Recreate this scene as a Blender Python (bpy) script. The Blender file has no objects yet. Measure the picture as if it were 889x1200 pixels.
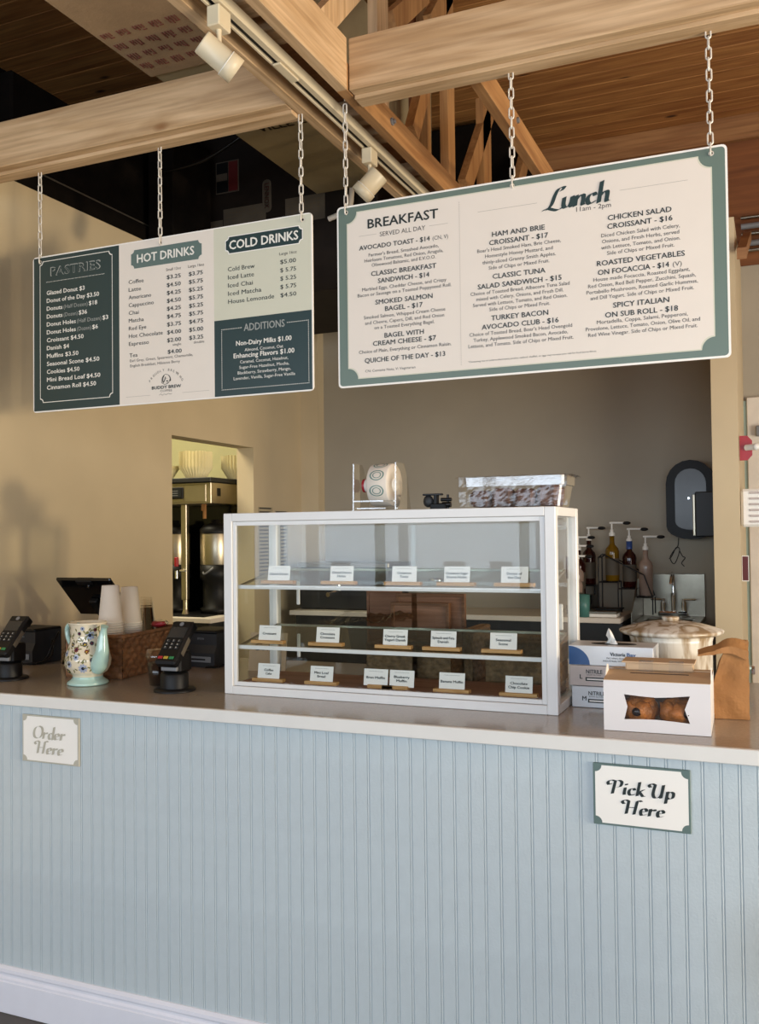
import bpy, math, random
from mathutils import Vector, Matrix, noise
random.seed(7)
PI = math.pi
S = bpy.context.scene
COL = S.collection

# ---------------------------------------------------------------- camera, world, lights, exposure
F, YAW, PIT, ROL, EYE = 1085.85, math.radians(23.1907), math.radians(1.3698), math.radians(-0.6555), 1.55
def camera():
    cy, sy, cp, sp, cr, sr = math.cos(YAW), math.sin(YAW), math.cos(PIT), math.sin(PIT), math.cos(ROL), math.sin(ROL)
    f = Vector((-sy, cy, 0)); r = Vector((cy, sy, 0)); u = Vector((0, 0, 1))
    f2 = f*cp + u*sp; u2 = u*cp - f*sp
    r3 = r*cr + u2*sr; u3 = u2*cr - r*sr
    cd = bpy.data.cameras.new('camera'); cam = bpy.data.objects.new('camera', cd); COL.objects.link(cam)
    m = Matrix((( r3.x, u3.x, -f2.x, 0), (r3.y, u3.y, -f2.y, 0), (r3.z, u3.z, -f2.z, EYE), (0, 0, 0, 1)))
    cam.matrix_world = m
    cd.sensor_fit = 'HORIZONTAL'; cd.sensor_width = 36; cd.lens = F*36/889; cd.clip_start = .05
    S.camera = cam
camera()
W = bpy.data.worlds.new('sky'); S.world = W; W.use_nodes = True
W.node_tree.nodes['Background'].inputs[0].default_value = (.55, .68, .85, 1)
W.node_tree.nodes['Background'].inputs[1].default_value = 1.0
def area(name, loc, tgt, sx, sy, power, col, spread=180):
    l = bpy.data.lights.new(name, 'AREA'); l.shape = 'RECTANGLE'; l.size = sx; l.size_y = sy; l.energy = power; l.color = col
    l.spread = math.radians(spread)
    o = bpy.data.objects.new(name, l); COL.objects.link(o); o.location = loc
    o.rotation_euler = (Vector(tgt)-Vector(loc)).to_track_quat('-Z', 'Y').to_euler(); return o
area('front_window_daylight', (-1.1, -2.74, 1.83), (-1.1, 5, 1.83), 7.2, 1.56, 235, (.76, .87, 1.0))
area('side_door_daylight', (3.42, 1.5, 1.3), (.6, 4.2, 3.6), 2.6, 2.2, 210, (1.0, .90, .76))
area('low_sun_glint', (9.5, .95, 1.62), (-3, 3.2, 2.0), .4, .4, 430, (1.0, .80, .52))
area('back_room_ceiling_light', (-4.0, 4.3, 3.0), (-4.0, 4.6, 0), .9, .5, 48, (1, .9, .66))
S.view_settings.view_transform = 'Standard'; S.view_settings.look = 'None'
S.view_settings.exposure = -0.08; S.view_settings.gamma = 1; S.view_settings.use_curve_mapping = False

# ---------------------------------------------------------------- materials
def hx(h):
    c = [int(h[i:i+2], 16)/255 for i in (0, 2, 4)]
    return tuple([(v/12.92 if v <= .04045 else ((v+.055)/1.055)**2.4) for v in c]+[1.0])
def newmat(name):
    m = bpy.data.materials.new(name); m.use_nodes = True
    nt = m.node_tree; return m, nt, nt.nodes['Principled BSDF']
def plain(name, h, rough=.5, metal=0, var=.06, bump=0, scale=12, spec=.5, coat=0, emit=0):
    m, nt, b = newmat(name); c = hx(h)
    b.inputs['Roughness'].default_value = rough; b.inputs['Metallic'].default_value = metal
    b.inputs['Specular IOR Level'].default_value = spec; b.inputs['Coat Weight'].default_value = coat
    tc = nt.nodes.new('ShaderNodeTexCoord'); n = nt.nodes.new('ShaderNodeTexNoise')
    n.inputs['Scale'].default_value = scale; n.inputs['Detail'].default_value = 4
    nt.links.new(tc.outputs['Object'], n.inputs['Vector'])
    r = nt.nodes.new('ShaderNodeValToRGB')
    r.color_ramp.elements[0].position = .3; r.color_ramp.elements[1].position = .7
    r.color_ramp.elements[0].color = tuple(v*(1-var) for v in c[:3])+(1,)
    r.color_ramp.elements[1].color = tuple(min(1, v*(1+var)) for v in c[:3])+(1,)
    nt.links.new(n.outputs['Fac'], r.inputs[0]); nt.links.new(r.outputs[0], b.inputs['Base Color'])
    if bump:
        bp = nt.nodes.new('ShaderNodeBump'); bp.inputs['Strength'].default_value = bump; bp.inputs['Distance'].default_value = .003
        n2 = nt.nodes.new('ShaderNodeTexNoise'); n2.inputs['Scale'].default_value = scale*8
        nt.links.new(tc.outputs['Object'], n2.inputs['Vector']); nt.links.new(n2.outputs['Fac'], bp.inputs['Height'])
        nt.links.new(bp.outputs[0], b.inputs['Normal'])
    if emit:
        b.inputs['Emission Color'].default_value = c; b.inputs['Emission Strength'].default_value = emit
    return m
def wood(name, h1, h2, axis, rough=.6, scale=1.0, knots=True, knot='5a3418'):
    m, nt, b = newmat(name); b.inputs['Roughness'].default_value = rough
    tc = nt.nodes.new('ShaderNodeTexCoord'); oi = nt.nodes.new('ShaderNodeObjectInfo')
    ad = nt.nodes.new('ShaderNodeVectorMath'); ad.operation = 'MULTIPLY_ADD'
    cb = nt.nodes.new('ShaderNodeCombineXYZ')
    for i in range(3): nt.links.new(oi.outputs['Random'], cb.inputs[i])
    nt.links.new(cb.outputs[0], ad.inputs[0]); ad.inputs[1].default_value = (17, 23, 31)
    nt.links.new(tc.outputs['Object'], ad.inputs[2])
    mp = nt.nodes.new('ShaderNodeMapping'); sc = [11*scale]*3; sc['xyz'.index(axis)] = 1.1*scale
    mp.inputs['Scale'].default_value = sc; nt.links.new(ad.outputs[0], mp.inputs['Vector'])
    n = nt.nodes.new('ShaderNodeTexNoise'); n.inputs['Scale'].default_value = 1.3; n.inputs['Detail'].default_value = 6; n.inputs['Distortion'].default_value = 1.4
    nt.links.new(mp.outputs[0], n.inputs['Vector'])
    r = nt.nodes.new('ShaderNodeValToRGB'); r.color_ramp.elements[0].position = .32; r.color_ramp.elements[1].position = .66
    r.color_ramp.elements[0].color = hx(h1); r.color_ramp.elements[1].color = hx(h2)
    nt.links.new(n.outputs['Fac'], r.inputs[0])
    # fine dark grain
    mp2 = nt.nodes.new('ShaderNodeMapping'); s2 = [70*scale]*3; s2['xyz'.index(axis)] = 2.2*scale
    mp2.inputs['Scale'].default_value = s2; nt.links.new(ad.outputs[0], mp2.inputs['Vector'])
    n2 = nt.nodes.new('ShaderNodeTexNoise'); n2.inputs['Scale'].default_value = 1.0; n2.inputs['Detail'].default_value = 3
    nt.links.new(mp2.outputs[0], n2.inputs['Vector'])
    mx = nt.nodes.new('ShaderNodeMixRGB'); mx.blend_type = 'MULTIPLY'; mx.inputs[0].default_value = .5
    r2 = nt.nodes.new('ShaderNodeValToRGB'); r2.color_ramp.elements[0].position = .35; r2.color_ramp.elements[1].position = .6
    r2.color_ramp.elements[0].color = (.55, .5, .45, 1); r2.color_ramp.elements[1].color = (1, 1, 1, 1)
    nt.links.new(n2.outputs['Fac'], r2.inputs[0]); nt.links.new(r.outputs[0], mx.inputs[1]); nt.links.new(r2.outputs[0], mx.inputs[2])
    out = mx.outputs[0]
    if knots:
        mp3 = nt.nodes.new('ShaderNodeMapping'); s3 = [5.5]*3; s3['xyz'.index(axis)] = 2.6
        mp3.inputs['Scale'].default_value = s3; nt.links.new(ad.outputs[0], mp3.inputs['Vector'])
        v = nt.nodes.new('ShaderNodeTexVoronoi'); v.inputs['Scale'].default_value = 1.0; nt.links.new(mp3.outputs[0], v.inputs['Vector'])
        r3 = nt.nodes.new('ShaderNodeValToRGB'); r3.color_ramp.elements[0].position = .05; r3.color_ramp.elements[1].position = .12
        r3.color_ramp.elements[0].color = (1, 1, 1, 1); r3.color_ramp.elements[1].color = (0, 0, 0, 1)
        nt.links.new(v.outputs['Distance'], r3.inputs[0])
        mk = nt.nodes.new('ShaderNodeMixRGB'); nt.links.new(r3.outputs[0], mk.inputs[0]); nt.links.new(out, mk.inputs[1])
        mk.inputs[2].default_value = hx(knot); out = mk.outputs[0]
    nt.links.new(out, b.inputs['Base Color'])
    bp = nt.nodes.new('ShaderNodeBump'); bp.inputs['Strength'].default_value = .25; bp.inputs['Distance'].default_value = .002
    nt.links.new(n2.outputs['Fac'], bp.inputs['Height']); nt.links.new(bp.outputs[0], b.inputs['Normal'])
    return m
def glassy(name, tint=(1, 1, 1), ior=1.45, rough=0.0, base=0.0):
    m = bpy.data.materials.new(name); m.use_nodes = True; nt = m.node_tree; nt.nodes.clear()
    o = nt.nodes.new('ShaderNodeOutputMaterial'); mix = nt.nodes.new('ShaderNodeMixShader')
    t = nt.nodes.new('ShaderNodeBsdfTransparent'); t.inputs[0].default_value = tint+(1,)
    g = nt.nodes.new('ShaderNodeBsdfGlossy'); g.inputs['Roughness'].default_value = rough; g.inputs[0].default_value = (1, 1, 1, 1)
    fr = nt.nodes.new('ShaderNodeFresnel'); fr.inputs[0].default_value = ior
    ge = nt.nodes.new('ShaderNodeNewGeometry')
    su = nt.nodes.new('ShaderNodeMath'); su.operation = 'SUBTRACT'; su.inputs[0].default_value = 1
    mu = nt.nodes.new('ShaderNodeMath'); mu.operation = 'MULTIPLY'
    ad = nt.nodes.new('ShaderNodeMath'); ad.operation = 'ADD'; ad.inputs[1].default_value = base
    nt.links.new(ge.outputs['Backfacing'], su.inputs[1]); nt.links.new(fr.outputs[0], ad.inputs[0]); nt.links.new(ad.outputs[0], mu.inputs[0]); nt.links.new(su.outputs[0], mu.inputs[1])
    nt.links.new(mu.outputs[0], mix.inputs[0]); nt.links.new(t.outputs[0], mix.inputs[1]); nt.links.new(g.outputs[0], mix.inputs[2])
    nt.links.new(mix.outputs[0], o.inputs[0]); return m
M = {}
M['wall'] = plain('cream_wall_paint', 'cfbc99', .75, var=.04, bump=.15, scale=3)
M['backwall'] = plain('grey_wall_paint', 'a89f8e', .8, var=.04, bump=.15, scale=3)
M['sage'] = plain('sage_wall_paint', 'c4c096', .8, var=.04)
M['trimw'] = plain('white_trim_paint', 'e6e6ee', .4, var=.02)
M['floor'] = plain('brown_concrete', '4a443e', .5, var=.25, scale=6)
M['bead'] = plain('pale_blue_gloss_paint', 'c0cacd', .34, var=.03, bump=.25, scale=18)
M['lip'] = plain('white_counter_edge', 'e4e1da', .3, var=.02)
def countertop_mat():
    m, nt, b = newmat('shaded_white_quartz'); b.inputs['Roughness'].default_value = .16
    tc = nt.nodes.new('ShaderNodeTexCoord'); n = nt.nodes.new('ShaderNodeTexNoise'); n.inputs['Scale'].default_value = 160
    nt.links.new(tc.outputs['Object'], n.inputs['Vector']); r = nt.nodes.new('ShaderNodeValToRGB')
    r.color_ramp.elements[0].color = hx('958979'); r.color_ramp.elements[1].color = hx('aea190')  # shade over the white quartz top, put into its base colour
    nt.links.new(n.outputs['Fac'], r.inputs[0]); nt.links.new(r.outputs[0], b.inputs['Base Color']); return m
M['top'] = countertop_mat()
for a in 'xyz':
    M['pine'+a] = wood('pale_pine_'+a, 'b9966c', 'd8b890', a, knot='8a6038')
    M['fir'+a] = wood('orange_fir_'+a, '96693f', 'b88a58', a, knot='4a2a14')
M['plank'] = wood('cedar_ceiling_plank', '965f30', 'b98248', 'x', knot='3a1e0c')
M['plywood'] = wood('dark_plywood', '74421d', '92592c', 'x', knots=False, scale=.6)
M['ledger'] = wood('ledger_fir', '8f6038', 'a97a4c', 'x', knot='4a2a14')
M['bamboo'] = wood('bamboo', 'b98a4e', 'd2a468', 'x', knots=False, scale=5)
M['traywood'] = wood('brown_tray_wood', '8c5f44', 'a3745a', 'x', knots=False, scale=2)
M['cratewood'] = wood('crate_wood', '70492f', '8c6040', 'x', knots=False, scale=3)
M['white'] = plain('white_enamel', 'dfdedb', .35, var=.02)
M['plastic_w'] = plain('white_plastic', 'f1eee6', .45, var=.02)
M['track'] = plain('cream_track_enamel', 'd8c8a8', .4, var=.02)
M['paper'] = plain('white_paper', 'f2efe8', .8, var=.02)
M['cupp'] = plain('off_white_paper_cup', 'ded5c8', .7, var=.03)
M['black'] = plain('black_plastic', '0d0d0e', .5, var=.1, spec=.3)
M['blackg'] = plain('black_gloss', '08080a', .12, var=.1)
M['dgrey'] = plain('dark_grey_plastic', '222325', .5, var=.1)
M['mgrey'] = plain('grey_plastic', '77787a', .4)
M['blackm'] = plain('black_wire', '0c0b0b', .35, metal=.3)
M['steel'] = plain('brushed_steel', '979082', .3, metal=1, var=.06, scale=20)
M['chrome'] = plain('chrome', 'e6e6e6', .08, metal=1, var=.01)
M['goldsteel'] = plain('warm_steel', 'c4baa4', .36, metal=1, var=.04)
M['chain'] = plain('galvanised_chain', 'd9d2c6', .4, metal=.25, var=.05)
M['duct'] = plain('black_duct', '120e0b', .9, var=.3, bump=.3, spec=.1)
M['hvac'] = plain('black_sheet_metal', '1d1713', .7, var=.2, spec=.2)
M['ductboard'] = plain('foil_duct_board', '9a8c6c', .6, var=.12, bump=.4, scale=5)
M['ductcloth'] = plain('duct_wrap_paper', 'ab9070', .7, var=.1, bump=.6, scale=9)
M['redink'] = plain('faded_red_ink', '8d5648', .8)
M['darkink'] = plain('dark_ink', '5a5040', .8)
M['label'] = plain('aged_label', '544c40', .7, var=.15)
M['red'] = plain('red_plastic', 'a5222c', .4)
M['redd'] = plain('dark_red', '5a1414', .5)
M['pcream'] = plain('board_cream', 'e6dccf', .42, var=.01)
M['psage'] = plain('board_sage', 'd2d0bb', .42, var=.01)
M['pdark'] = plain('board_dark_green', '233a3b', .38, var=.02)
M['pgrey'] = plain('board_grey_green', '67796f', .38, var=.02)
M['pgrey2'] = plain('board_grey_green_deep', '60746f', .38, var=.02)
M['ink'] = plain('black_green_ink', '15211f', .5, var=.01)
M['ink2'] = plain('thin_grey_ink', '4a4640', .5, var=.01)
M['inkw'] = plain('white_ink', 'ece8dd', .5, var=.01)
M['inkg'] = plain('grey_ink', '9da09a', .5, var=.01)
M['rule'] = plain('rule_line_ink', 'b9b0a4', .5, var=.01)
M['edge'] = plain('white_board_edge', 'f6f1e8', .4, var=.01)
M['glareink'] = plain('glare_paled_ink', 'b9b4a4', .3, var=.05)  # letters and backing paled for the glare washing out Order Here
M['glass'] = glassy('clear_glass', (.955, .97, .965), 1.38)
M['gshelf'] = glassy('glass_shelf', (.93, .97, .95), 1.5)
M['acrylic'] = glassy('clear_acrylic', (.97, .97, .96), 1.45, base=.09)
M['film'] = glassy('plastic_film', (.95, .95, .95), 1.45, rough=.2, base=.02)
M['cupclear'] = glassy('clear_cup_plastic', (.985, .985, .98), 1.5, rough=.06, base=.05)
M['kraft'] = plain('kraft_paper', 'a0703f', .75, var=.14, bump=1, scale=7)
M['kraftl'] = plain('light_kraft_board', 'c8ab88', .7, var=.05)
M['pastry'] = plain('baked_pastry', 'b06a2a', .35, var=.5, scale=34, bump=.8)
M['icing'] = plain('dark_jam', '1c0c0a', .2)
M['brownie'] = plain('brown_baked_goods', '5b3a2a', .6, var=.4, scale=30, bump=.8)
M['tealc'] = plain('mint_glaze', 'a9c9bf', .15, var=.05, coat=.5)
M['ivoryc'] = plain('ivory_glaze', 'd8cdb4', .14, var=.05, coat=.5)
M['navy'] = plain('navy_paint', '1d2740', .2)
M['blueg'] = plain('blue_glaze_petals', '9aa4ba', .2)
M['leaf'] = plain('olive_leaf_paint', '6c6b38', .3)
M['wine'] = plain('wine_red_paint', '6d2028', .2)
M['wicker'] = plain('brown_wicker', '7c5433', .55, var=.4, scale=60, bump=.6)
M['wicker2'] = plain('tan_wicker', '8f6f4c', .6, var=.35, scale=60, bump=.6)
M['coffee'] = plain('dark_coffee', '160805', .15)
M['amber'] = plain('amber_syrup', '6a4d0c', .12, var=.15)
M['redsyrup'] = plain('dark_red_syrup', '2d0d0a', .12, var=.15)
M['clearsyrup'] = plain('pale_syrup', '9c8678', .2, var=.2)
M['bluecap'] = plain('blue_seal', '2b4a8a', .35)
M['bluebox'] = plain('blue_print', '2a5288', .4)
M['greybox'] = plain('glove_box_print', 'c4b8b2', .5)
M['boxw'] = plain('glossy_box_white', 'd6dbe0', .35)
M['tealcup'] = plain('teal_plastic', '4d7d74', .4)
M['greenp'] = plain('seafoam_paint', '96a89c', .5)
M['doorw'] = plain('warm_white_door', 'd8cfc2', .5)
M['filter'] = plain('paper_coffee_filter', 'f3e9bd', .8, var=.04)
M['screen'] = plain('dark_screen', '23262a', .15)
M['green'] = plain('green_key', '2c7a4a', .4)
M['yellow'] = plain('yellow_key', 'b79a3a', .4)
M['boxboard'] = plain('white_boxboard', 'e0dcdb', .6, var=.01)
M['notice'] = plain('tan_notice_paper', 'b8aa8c', .8)
M['mirror'] = plain('smoked_window', '4a4b4c', .3, metal=.1)
M['copper'] = plain('copper_pipe_insulation', '7a4a2a', .6, bump=.8, scale=30)
def marble():
    m, nt, b = newmat('veined_marble_glaze'); b.inputs['Roughness'].default_value = .25
    tc = nt.nodes.new('ShaderNodeTexCoord'); mp = nt.nodes.new('ShaderNodeMapping'); mp.inputs['Rotation'].default_value = (.2, .5, .3)
    mp.inputs['Scale'].default_value = (5, 5, 1.2)
    w = nt.nodes.new('ShaderNodeTexNoise'); w.inputs['Scale'].default_value = 2.2; w.inputs['Distortion'].default_value = 2.0; w.inputs['Detail'].default_value = 3
    r = nt.nodes.new('ShaderNodeValToRGB'); r.color_ramp.elements[0].position = .38; r.color_ramp.elements[0].color = hx('9a8364')
    r.color_ramp.elements[1].position = .56; r.color_ramp.elements[1].color = hx('ddd6c8')
    nt.links.new(tc.outputs['Object'], mp.inputs[0]); nt.links.new(mp.outputs[0], w.inputs['Vector']); nt.links.new(w.outputs['Fac'], r.inputs[0]); nt.links.new(r.outputs[0], b.inputs['Base Color'])
    return m
M['marble'] = marble()

# ---------------------------------------------------------------- mesh helpers
class MB:
    def __init__(s): s.v = []; s.f = []; s.m = []; s.mi = 0; s.sm = []
    def add(s, vs, fs, smooth=False):
        o = len(s.v); s.v += [tuple(p) for p in vs]
        for f in fs: s.f.append([i+o for i in f]); s.m.append(s.mi); s.sm.append(smooth)
        return s
    def box(s, x0, x1, y0, y1, z0, z1, c=0):
        if x0 > x1: x0, x1 = x1, x0
        if y0 > y1: y0, y1 = y1, y0
        if z0 > z1: z0, z1 = z1, z0
        if not c:
            vs = [(x, y, z) for z in (z0, z1) for y in (y0, y1) for x in (x0, x1)]
            return s.add(vs, [(0, 2, 3, 1), (4, 5, 7, 6), (0, 1, 5, 4), (2, 6, 7, 3), (0, 4, 6, 2), (1, 3, 7, 5)])
        c = min(c, (x1-x0)/2.01, (y1-y0)/2.01, (z1-z0)/2.01)
        # chamfered box: 24 vertices
        vs = []; idx = {}
        for k, (z, dz) in enumerate(((z0, 1), (z1, -1))):
            for j, (y, dy) in enumerate(((y0, 1), (y1, -1))):
                for i, (x, dx) in enumerate(((x0, 1), (x1, -1))):
                    for a in range(3):
                        p = [x+dx*c, y+dy*c, z+dz*c]; p[a] = (x, y, z)[a]
                        idx[(i, j, k, a)] = len(vs); vs.append(tuple(p))
        fs = []
        for a in range(3):
            for sd in (0, 1):
                b, d = [q for q in range(3) if q != a]
                cyc = []
                for (u, w) in ((0, 0), (1, 0), (1, 1), (0, 1)):
                    t = [0, 0, 0]; t[a] = sd; t[b] = u; t[d] = w; cyc.append(idx[(t[0], t[1], t[2], a)])
                fs.append(cyc)
        for a in range(3):       # edges along axis a
            b, d = [q for q in range(3) if q != a]
            for u in (0, 1):
                for w in (0, 1):
                    t0 = [0, 0, 0]; t0[b] = u; t0[d] = w; t1 = list(t0); t1[a] = 1
                    fs.append([idx[(*t0, b)], idx[(*t1, b)], idx[(*t1, d)], idx[(*t0, d)]])
        for k in (0, 1):
            for j in (0, 1):
                for i in (0, 1): fs.append([idx[(i, j, k, 0)], idx[(i, j, k, 1)], idx[(i, j, k, 2)]])
        ctr = Vector(((x0+x1)/2, (y0+y1)/2, (z0+z1)/2))
        out = []
        for f in fs:
            a, b, d = [Vector(vs[q]) for q in f[:3]]
            nrm = (b-a).cross(d-a); mid = sum((Vector(vs[q]) for q in f), Vector())/len(f)
            out.append(f if nrm.dot(mid-ctr) > 0 else f[::-1])
        return s.add(vs, out)
    def prism(s, pts, axis, a0, a1):
        """polygon pts (u,v) extruded along axis from a0 to a1; (u,v)=(y,z),(x,z),(x,y)"""
        n = len(pts)
        def P(u, v, a): return (a, u, v) if axis == 'x' else ((u, a, v) if axis == 'y' else (u, v, a))
        ar = sum(pts[i][0]*pts[(i+1) % n][1]-pts[(i+1) % n][0]*pts[i][1] for i in range(n))
        if (ar < 0): pts = pts[::-1]
        if axis == 'y': a0, a1 = a1, a0
        vs = [P(u, v, a0) for u, v in pts]+[P(u, v, a1) for u, v in pts]
        flip = (a1 < a0) != (axis == 'y')
        fs = [tuple(range(n))[::-1], tuple(range(n, 2*n))]+[(i, (i+1) % n, (i+1) % n+n, i+n) for i in range(n)]
        if flip: fs = [f[::-1] for f in fs]
        return s.add(vs, fs)
    def cyl(s, p0, p1, r0, r1=None, n=16, cap=True):
        r1 = r0 if r1 is None else r1
        p0, p1 = Vector(p0), Vector(p1); d = (p1-p0).normalized()
        a = d.orthogonal().normalized(); b = d.cross(a)
        vs = []
        for p, r in ((p0, r0), (p1, r1)):
            for i in range(n):
                t = 2*PI*i/n; vs.append(p+a*(r*math.cos(t))+b*(r*math.sin(t)))
        s.add(vs, [(i, (i+1) % n, (i+1) % n+n, i+n) for i in range(n)], True)
        if cap: s.add(vs, [tuple(range(n))[::-1], tuple(range(n, 2*n))])
        return s
    def lathe(s, prof, c=(0, 0, 0), n=28, rot=None, cap=True):
        """prof [(r,z)...] bottom to top"""
        vs = []; c = Vector(c)
        for r, z in prof:
            for i in range(n):
                t = 2*PI*i/n; p = Vector((r*math.cos(t), r*math.sin(t), z))
                if rot: p = rot @ p
                vs.append(c+p)
        fs = []
        for k in range(len(prof)-1):
            for i in range(n): j = (i+1) % n; fs.append((k*n+i, k*n+j, k*n+n+j, k*n+n+i))
        s.add(vs, fs, True)
        if cap:
            if prof[0][0] > 1e-4: s.add(vs[:n], [tuple(range(n))[::-1]])
            if prof[-1][0] > 1e-4: s.add(vs[-n:], [tuple(range(n))])
        return s
    def tube(s, path, r, n=8, closed=False, rr=None):
        P = [Vector(p) for p in path]; m = len(P); vs = []; up = None
        for k in range(m):
            if closed: d = (P[(k+1) % m]-P[k-1])
            else: d = P[min(k+1, m-1)]-P[max(k-1, 0)]
            d.normalize()
            if up is None: up = d.orthogonal().normalized()
            up = (up-d*up.dot(d)).normalized(); b = d.cross(up); q = rr[k] if rr else r
            for i in range(n):
                t = 2*PI*i/n; vs.append(P[k]+up*(q*math.cos(t))+b*(q*math.sin(t)))
        fs = []
        for k in range(m if closed else m-1):
            k2 = (k+1) % m
            for i in range(n): j = (i+1) % n; fs.append((k*n+i, k*n+j, k2*n+j, k2*n+i))
        s.add(vs, fs, True)
        if not closed: s.add(vs, [tuple(range(n))[::-1], tuple(range((m-1)*n, m*n))])
        return s
    def quad(s, a, b, c, d): return s.add([a, b, c, d], [(0, 1, 2, 3)])
    def grid(s, fn, nu, nv, smooth=True):
        vs = [fn(i/nu, j/nv) for j in range(nv+1) for i in range(nu+1)]
        return s.add(vs, [(j*(nu+1)+i, j*(nu+1)+i+1, (j+1)*(nu+1)+i+1, (j+1)*(nu+1)+i) for j in range(nv) for i in range(nu)], smooth)
    def ball(s, c, rx, ry, rz, n=16, m=10, bumpy=0, seed=0):
        def fn(u, v):
            t = 2*PI*u; p = PI*(v-.5); d = Vector((math.cos(p)*math.cos(t), math.cos(p)*math.sin(t), math.sin(p)))
            k = 1+bumpy*noise.noise(d*2.2+Vector((seed, seed*.7, 1)))
            return (c[0]+rx*d.x*k, c[1]+ry*d.y*k, c[2]+rz*d.z*k)
        return s.grid(fn, n, m)
def spline(pts, k=6, closed=False):
    P = [Vector(p) for p in pts]; n = len(P); out = []
    for i in range(n if closed else n-1):
        if closed: a, b, c, d = P[i-1], P[i], P[(i+1) % n], P[(i+2) % n]
        else: a, b, c, d = P[max(i-1, 0)], P[i], P[i+1], P[min(i+2, n-1)]
        for j in range(k):
            t = j/k; out.append(.5*((2*b)+(c-a)*t+(2*a-5*b+4*c-d)*t*t+(3*b-a-3*c+d)*t**3))
    if not closed: out.append(P[-1])
    return out
STUFFY = ('lettering', 'print', 'rules', 'marks', 'dots', 'digits', 'rings')
def obj(name, mb, mat, parent=None, world=False, loc=None):
    """link mb as ONE mesh object; world=True means vertices are in world coordinates"""
    me = bpy.data.meshes.new(name)
    vs = mb.v
    if world and parent is not None:
        L = parent.location if parent.parent is None else parent.location+parent.parent.location
        vs = [(x-L[0], y-L[1], z-L[2]) for x, y, z in vs]
    me.from_pydata(vs, [], mb.f)
    for mm in (mat if isinstance(mat, (list, tuple)) else [mat]): me.materials.append(M[mm] if isinstance(mm, str) else mm)
    me.polygons.foreach_set('material_index', mb.m); me.polygons.foreach_set('use_smooth', mb.sm); me.update()
    o = bpy.data.objects.new(name, me); COL.objects.link(o)
    if parent is not None: o.parent = parent
    if loc is not None: o.location = loc
    if name.endswith(STUFFY): o['kind'] = 'stuff'
    return o
def tag(o, label=None, cat=None, group=None, kind=None):
    if label: o['label'] = label
    if cat: o['category'] = cat
    if group: o['group'] = group
    if kind: o['kind'] = kind
    return o
def thing(name, label, cat, loc=(0, 0, 0), rz=0, group=None):
    o = bpy.data.objects.new(name, None); COL.objects.link(o); o.empty_display_size = .05
    o.location = loc; o.rotation_euler = (0, 0, rz); return tag(o, label, cat, group)
def struct(name, mb, mat): return tag(obj(name, mb, mat), kind='structure')
def dup(root, loc, rz=None, label=None):
    r = root.copy(); COL.objects.link(r); r.location = loc
    if rz is not None: r.rotation_euler = (0, 0, rz)
    if label: r['label'] = label
    for ch in list(root.children):
        c = ch.copy(); COL.objects.link(c); c.parent = r
        for g in list(ch.children):
            d = g.copy(); COL.objects.link(d); d.parent = c
    return r

# ---------------------------------------------------------------- lettering
_tc = {}
def glyphs(s, bold):
    k = (s, bold)
    if k not in _tc:
        cu = bpy.data.curves.new('t', 'FONT'); cu.body = s; cu.size = 1; cu.resolution_u = 2; cu.offset = bold
        o = bpy.data.objects.new('t', cu); COL.objects.link(o)
        dg = bpy.context.evaluated_depsgraph_get()
        me = bpy.data.meshes.new_from_object(o.evaluated_get(dg))
        vs = [tuple(v.co) for v in me.vertices]; fs = [tuple(p.vertices) for p in me.polygons]
        bpy.data.objects.remove(o); bpy.data.curves.remove(cu); bpy.data.meshes.remove(me)
        x0 = min(v[0] for v in vs); x1 = max(v[0] for v in vs)
        _tc[k] = (vs, fs, x0, x1)
    return _tc[k]
CAP = None
def text(mb, s, x, z, cap, w=None, al='l', y=0, bold=0.0, shear=0, rot=0, flat='y'):
    """one line of flat lettering facing -y, baseline z; flat='z' lays it facing up"""
    global CAP
    if CAP is None:
        v = glyphs('H', 0)[0]; CAP = max(p[1] for p in v)-min(p[1] for p in v)
    vs, fs, x0, x1 = glyphs(s, 0)
    k = cap/CAP; kx = k if w is None else w/(x1-x0)
    ww = (x1-x0)*kx
    ox = x if al == 'l' else (x-ww/2 if al == 'c' else x-ww)
    c, sn = math.cos(rot), math.sin(rot); out = []
    for v in vs:
        u = (v[0]-x0)*kx+shear*v[1]*k+(ox-x); h = v[1]*k
        u, h = u*c-h*sn, u*sn+h*c
        out.append((x+u, y, z+h) if flat == 'y' else (x+u, z+h, y))
    mb.add(out, fs)
    if bold > 0:          # heavier weight: the same outlines struck again a hair to each side
        e = bold*k*.9
        for i, (a, b_) in enumerate(((-e, 0), (e, 0), (0, e*.7), (0, -e*.7))[:4 if bold > .01 else 1]): mb.add([(p[0]+a, p[1]-.00013*(i+1), p[2]+b_) for p in out], fs)
    return ww
def rect(mb, x0, x1, z0, z1, y=0): mb.quad((x0, y, z0), (x1, y, z0), (x1, y, z1), (x0, y, z1))
def dots(mb, x0, z0, x1, z1, n, r, y):
    for i in range(n):
        t = i/(n-1); x = x0+(x1-x0)*t; z = z0+(z1-z0)*t; rect(mb, x-r, x+r, z-r, z+r, y)
def poly(mb, pts, y=0):
    ar = sum(pts[i][0]*pts[(i+1) % len(pts)][1]-pts[(i+1) % len(pts)][0]*pts[i][1] for i in range(len(pts)))
    if ar < 0: pts = pts[::-1]
    mb.add([(p[0], y, p[1]) for p in pts], [tuple(range(len(pts)))])
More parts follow.
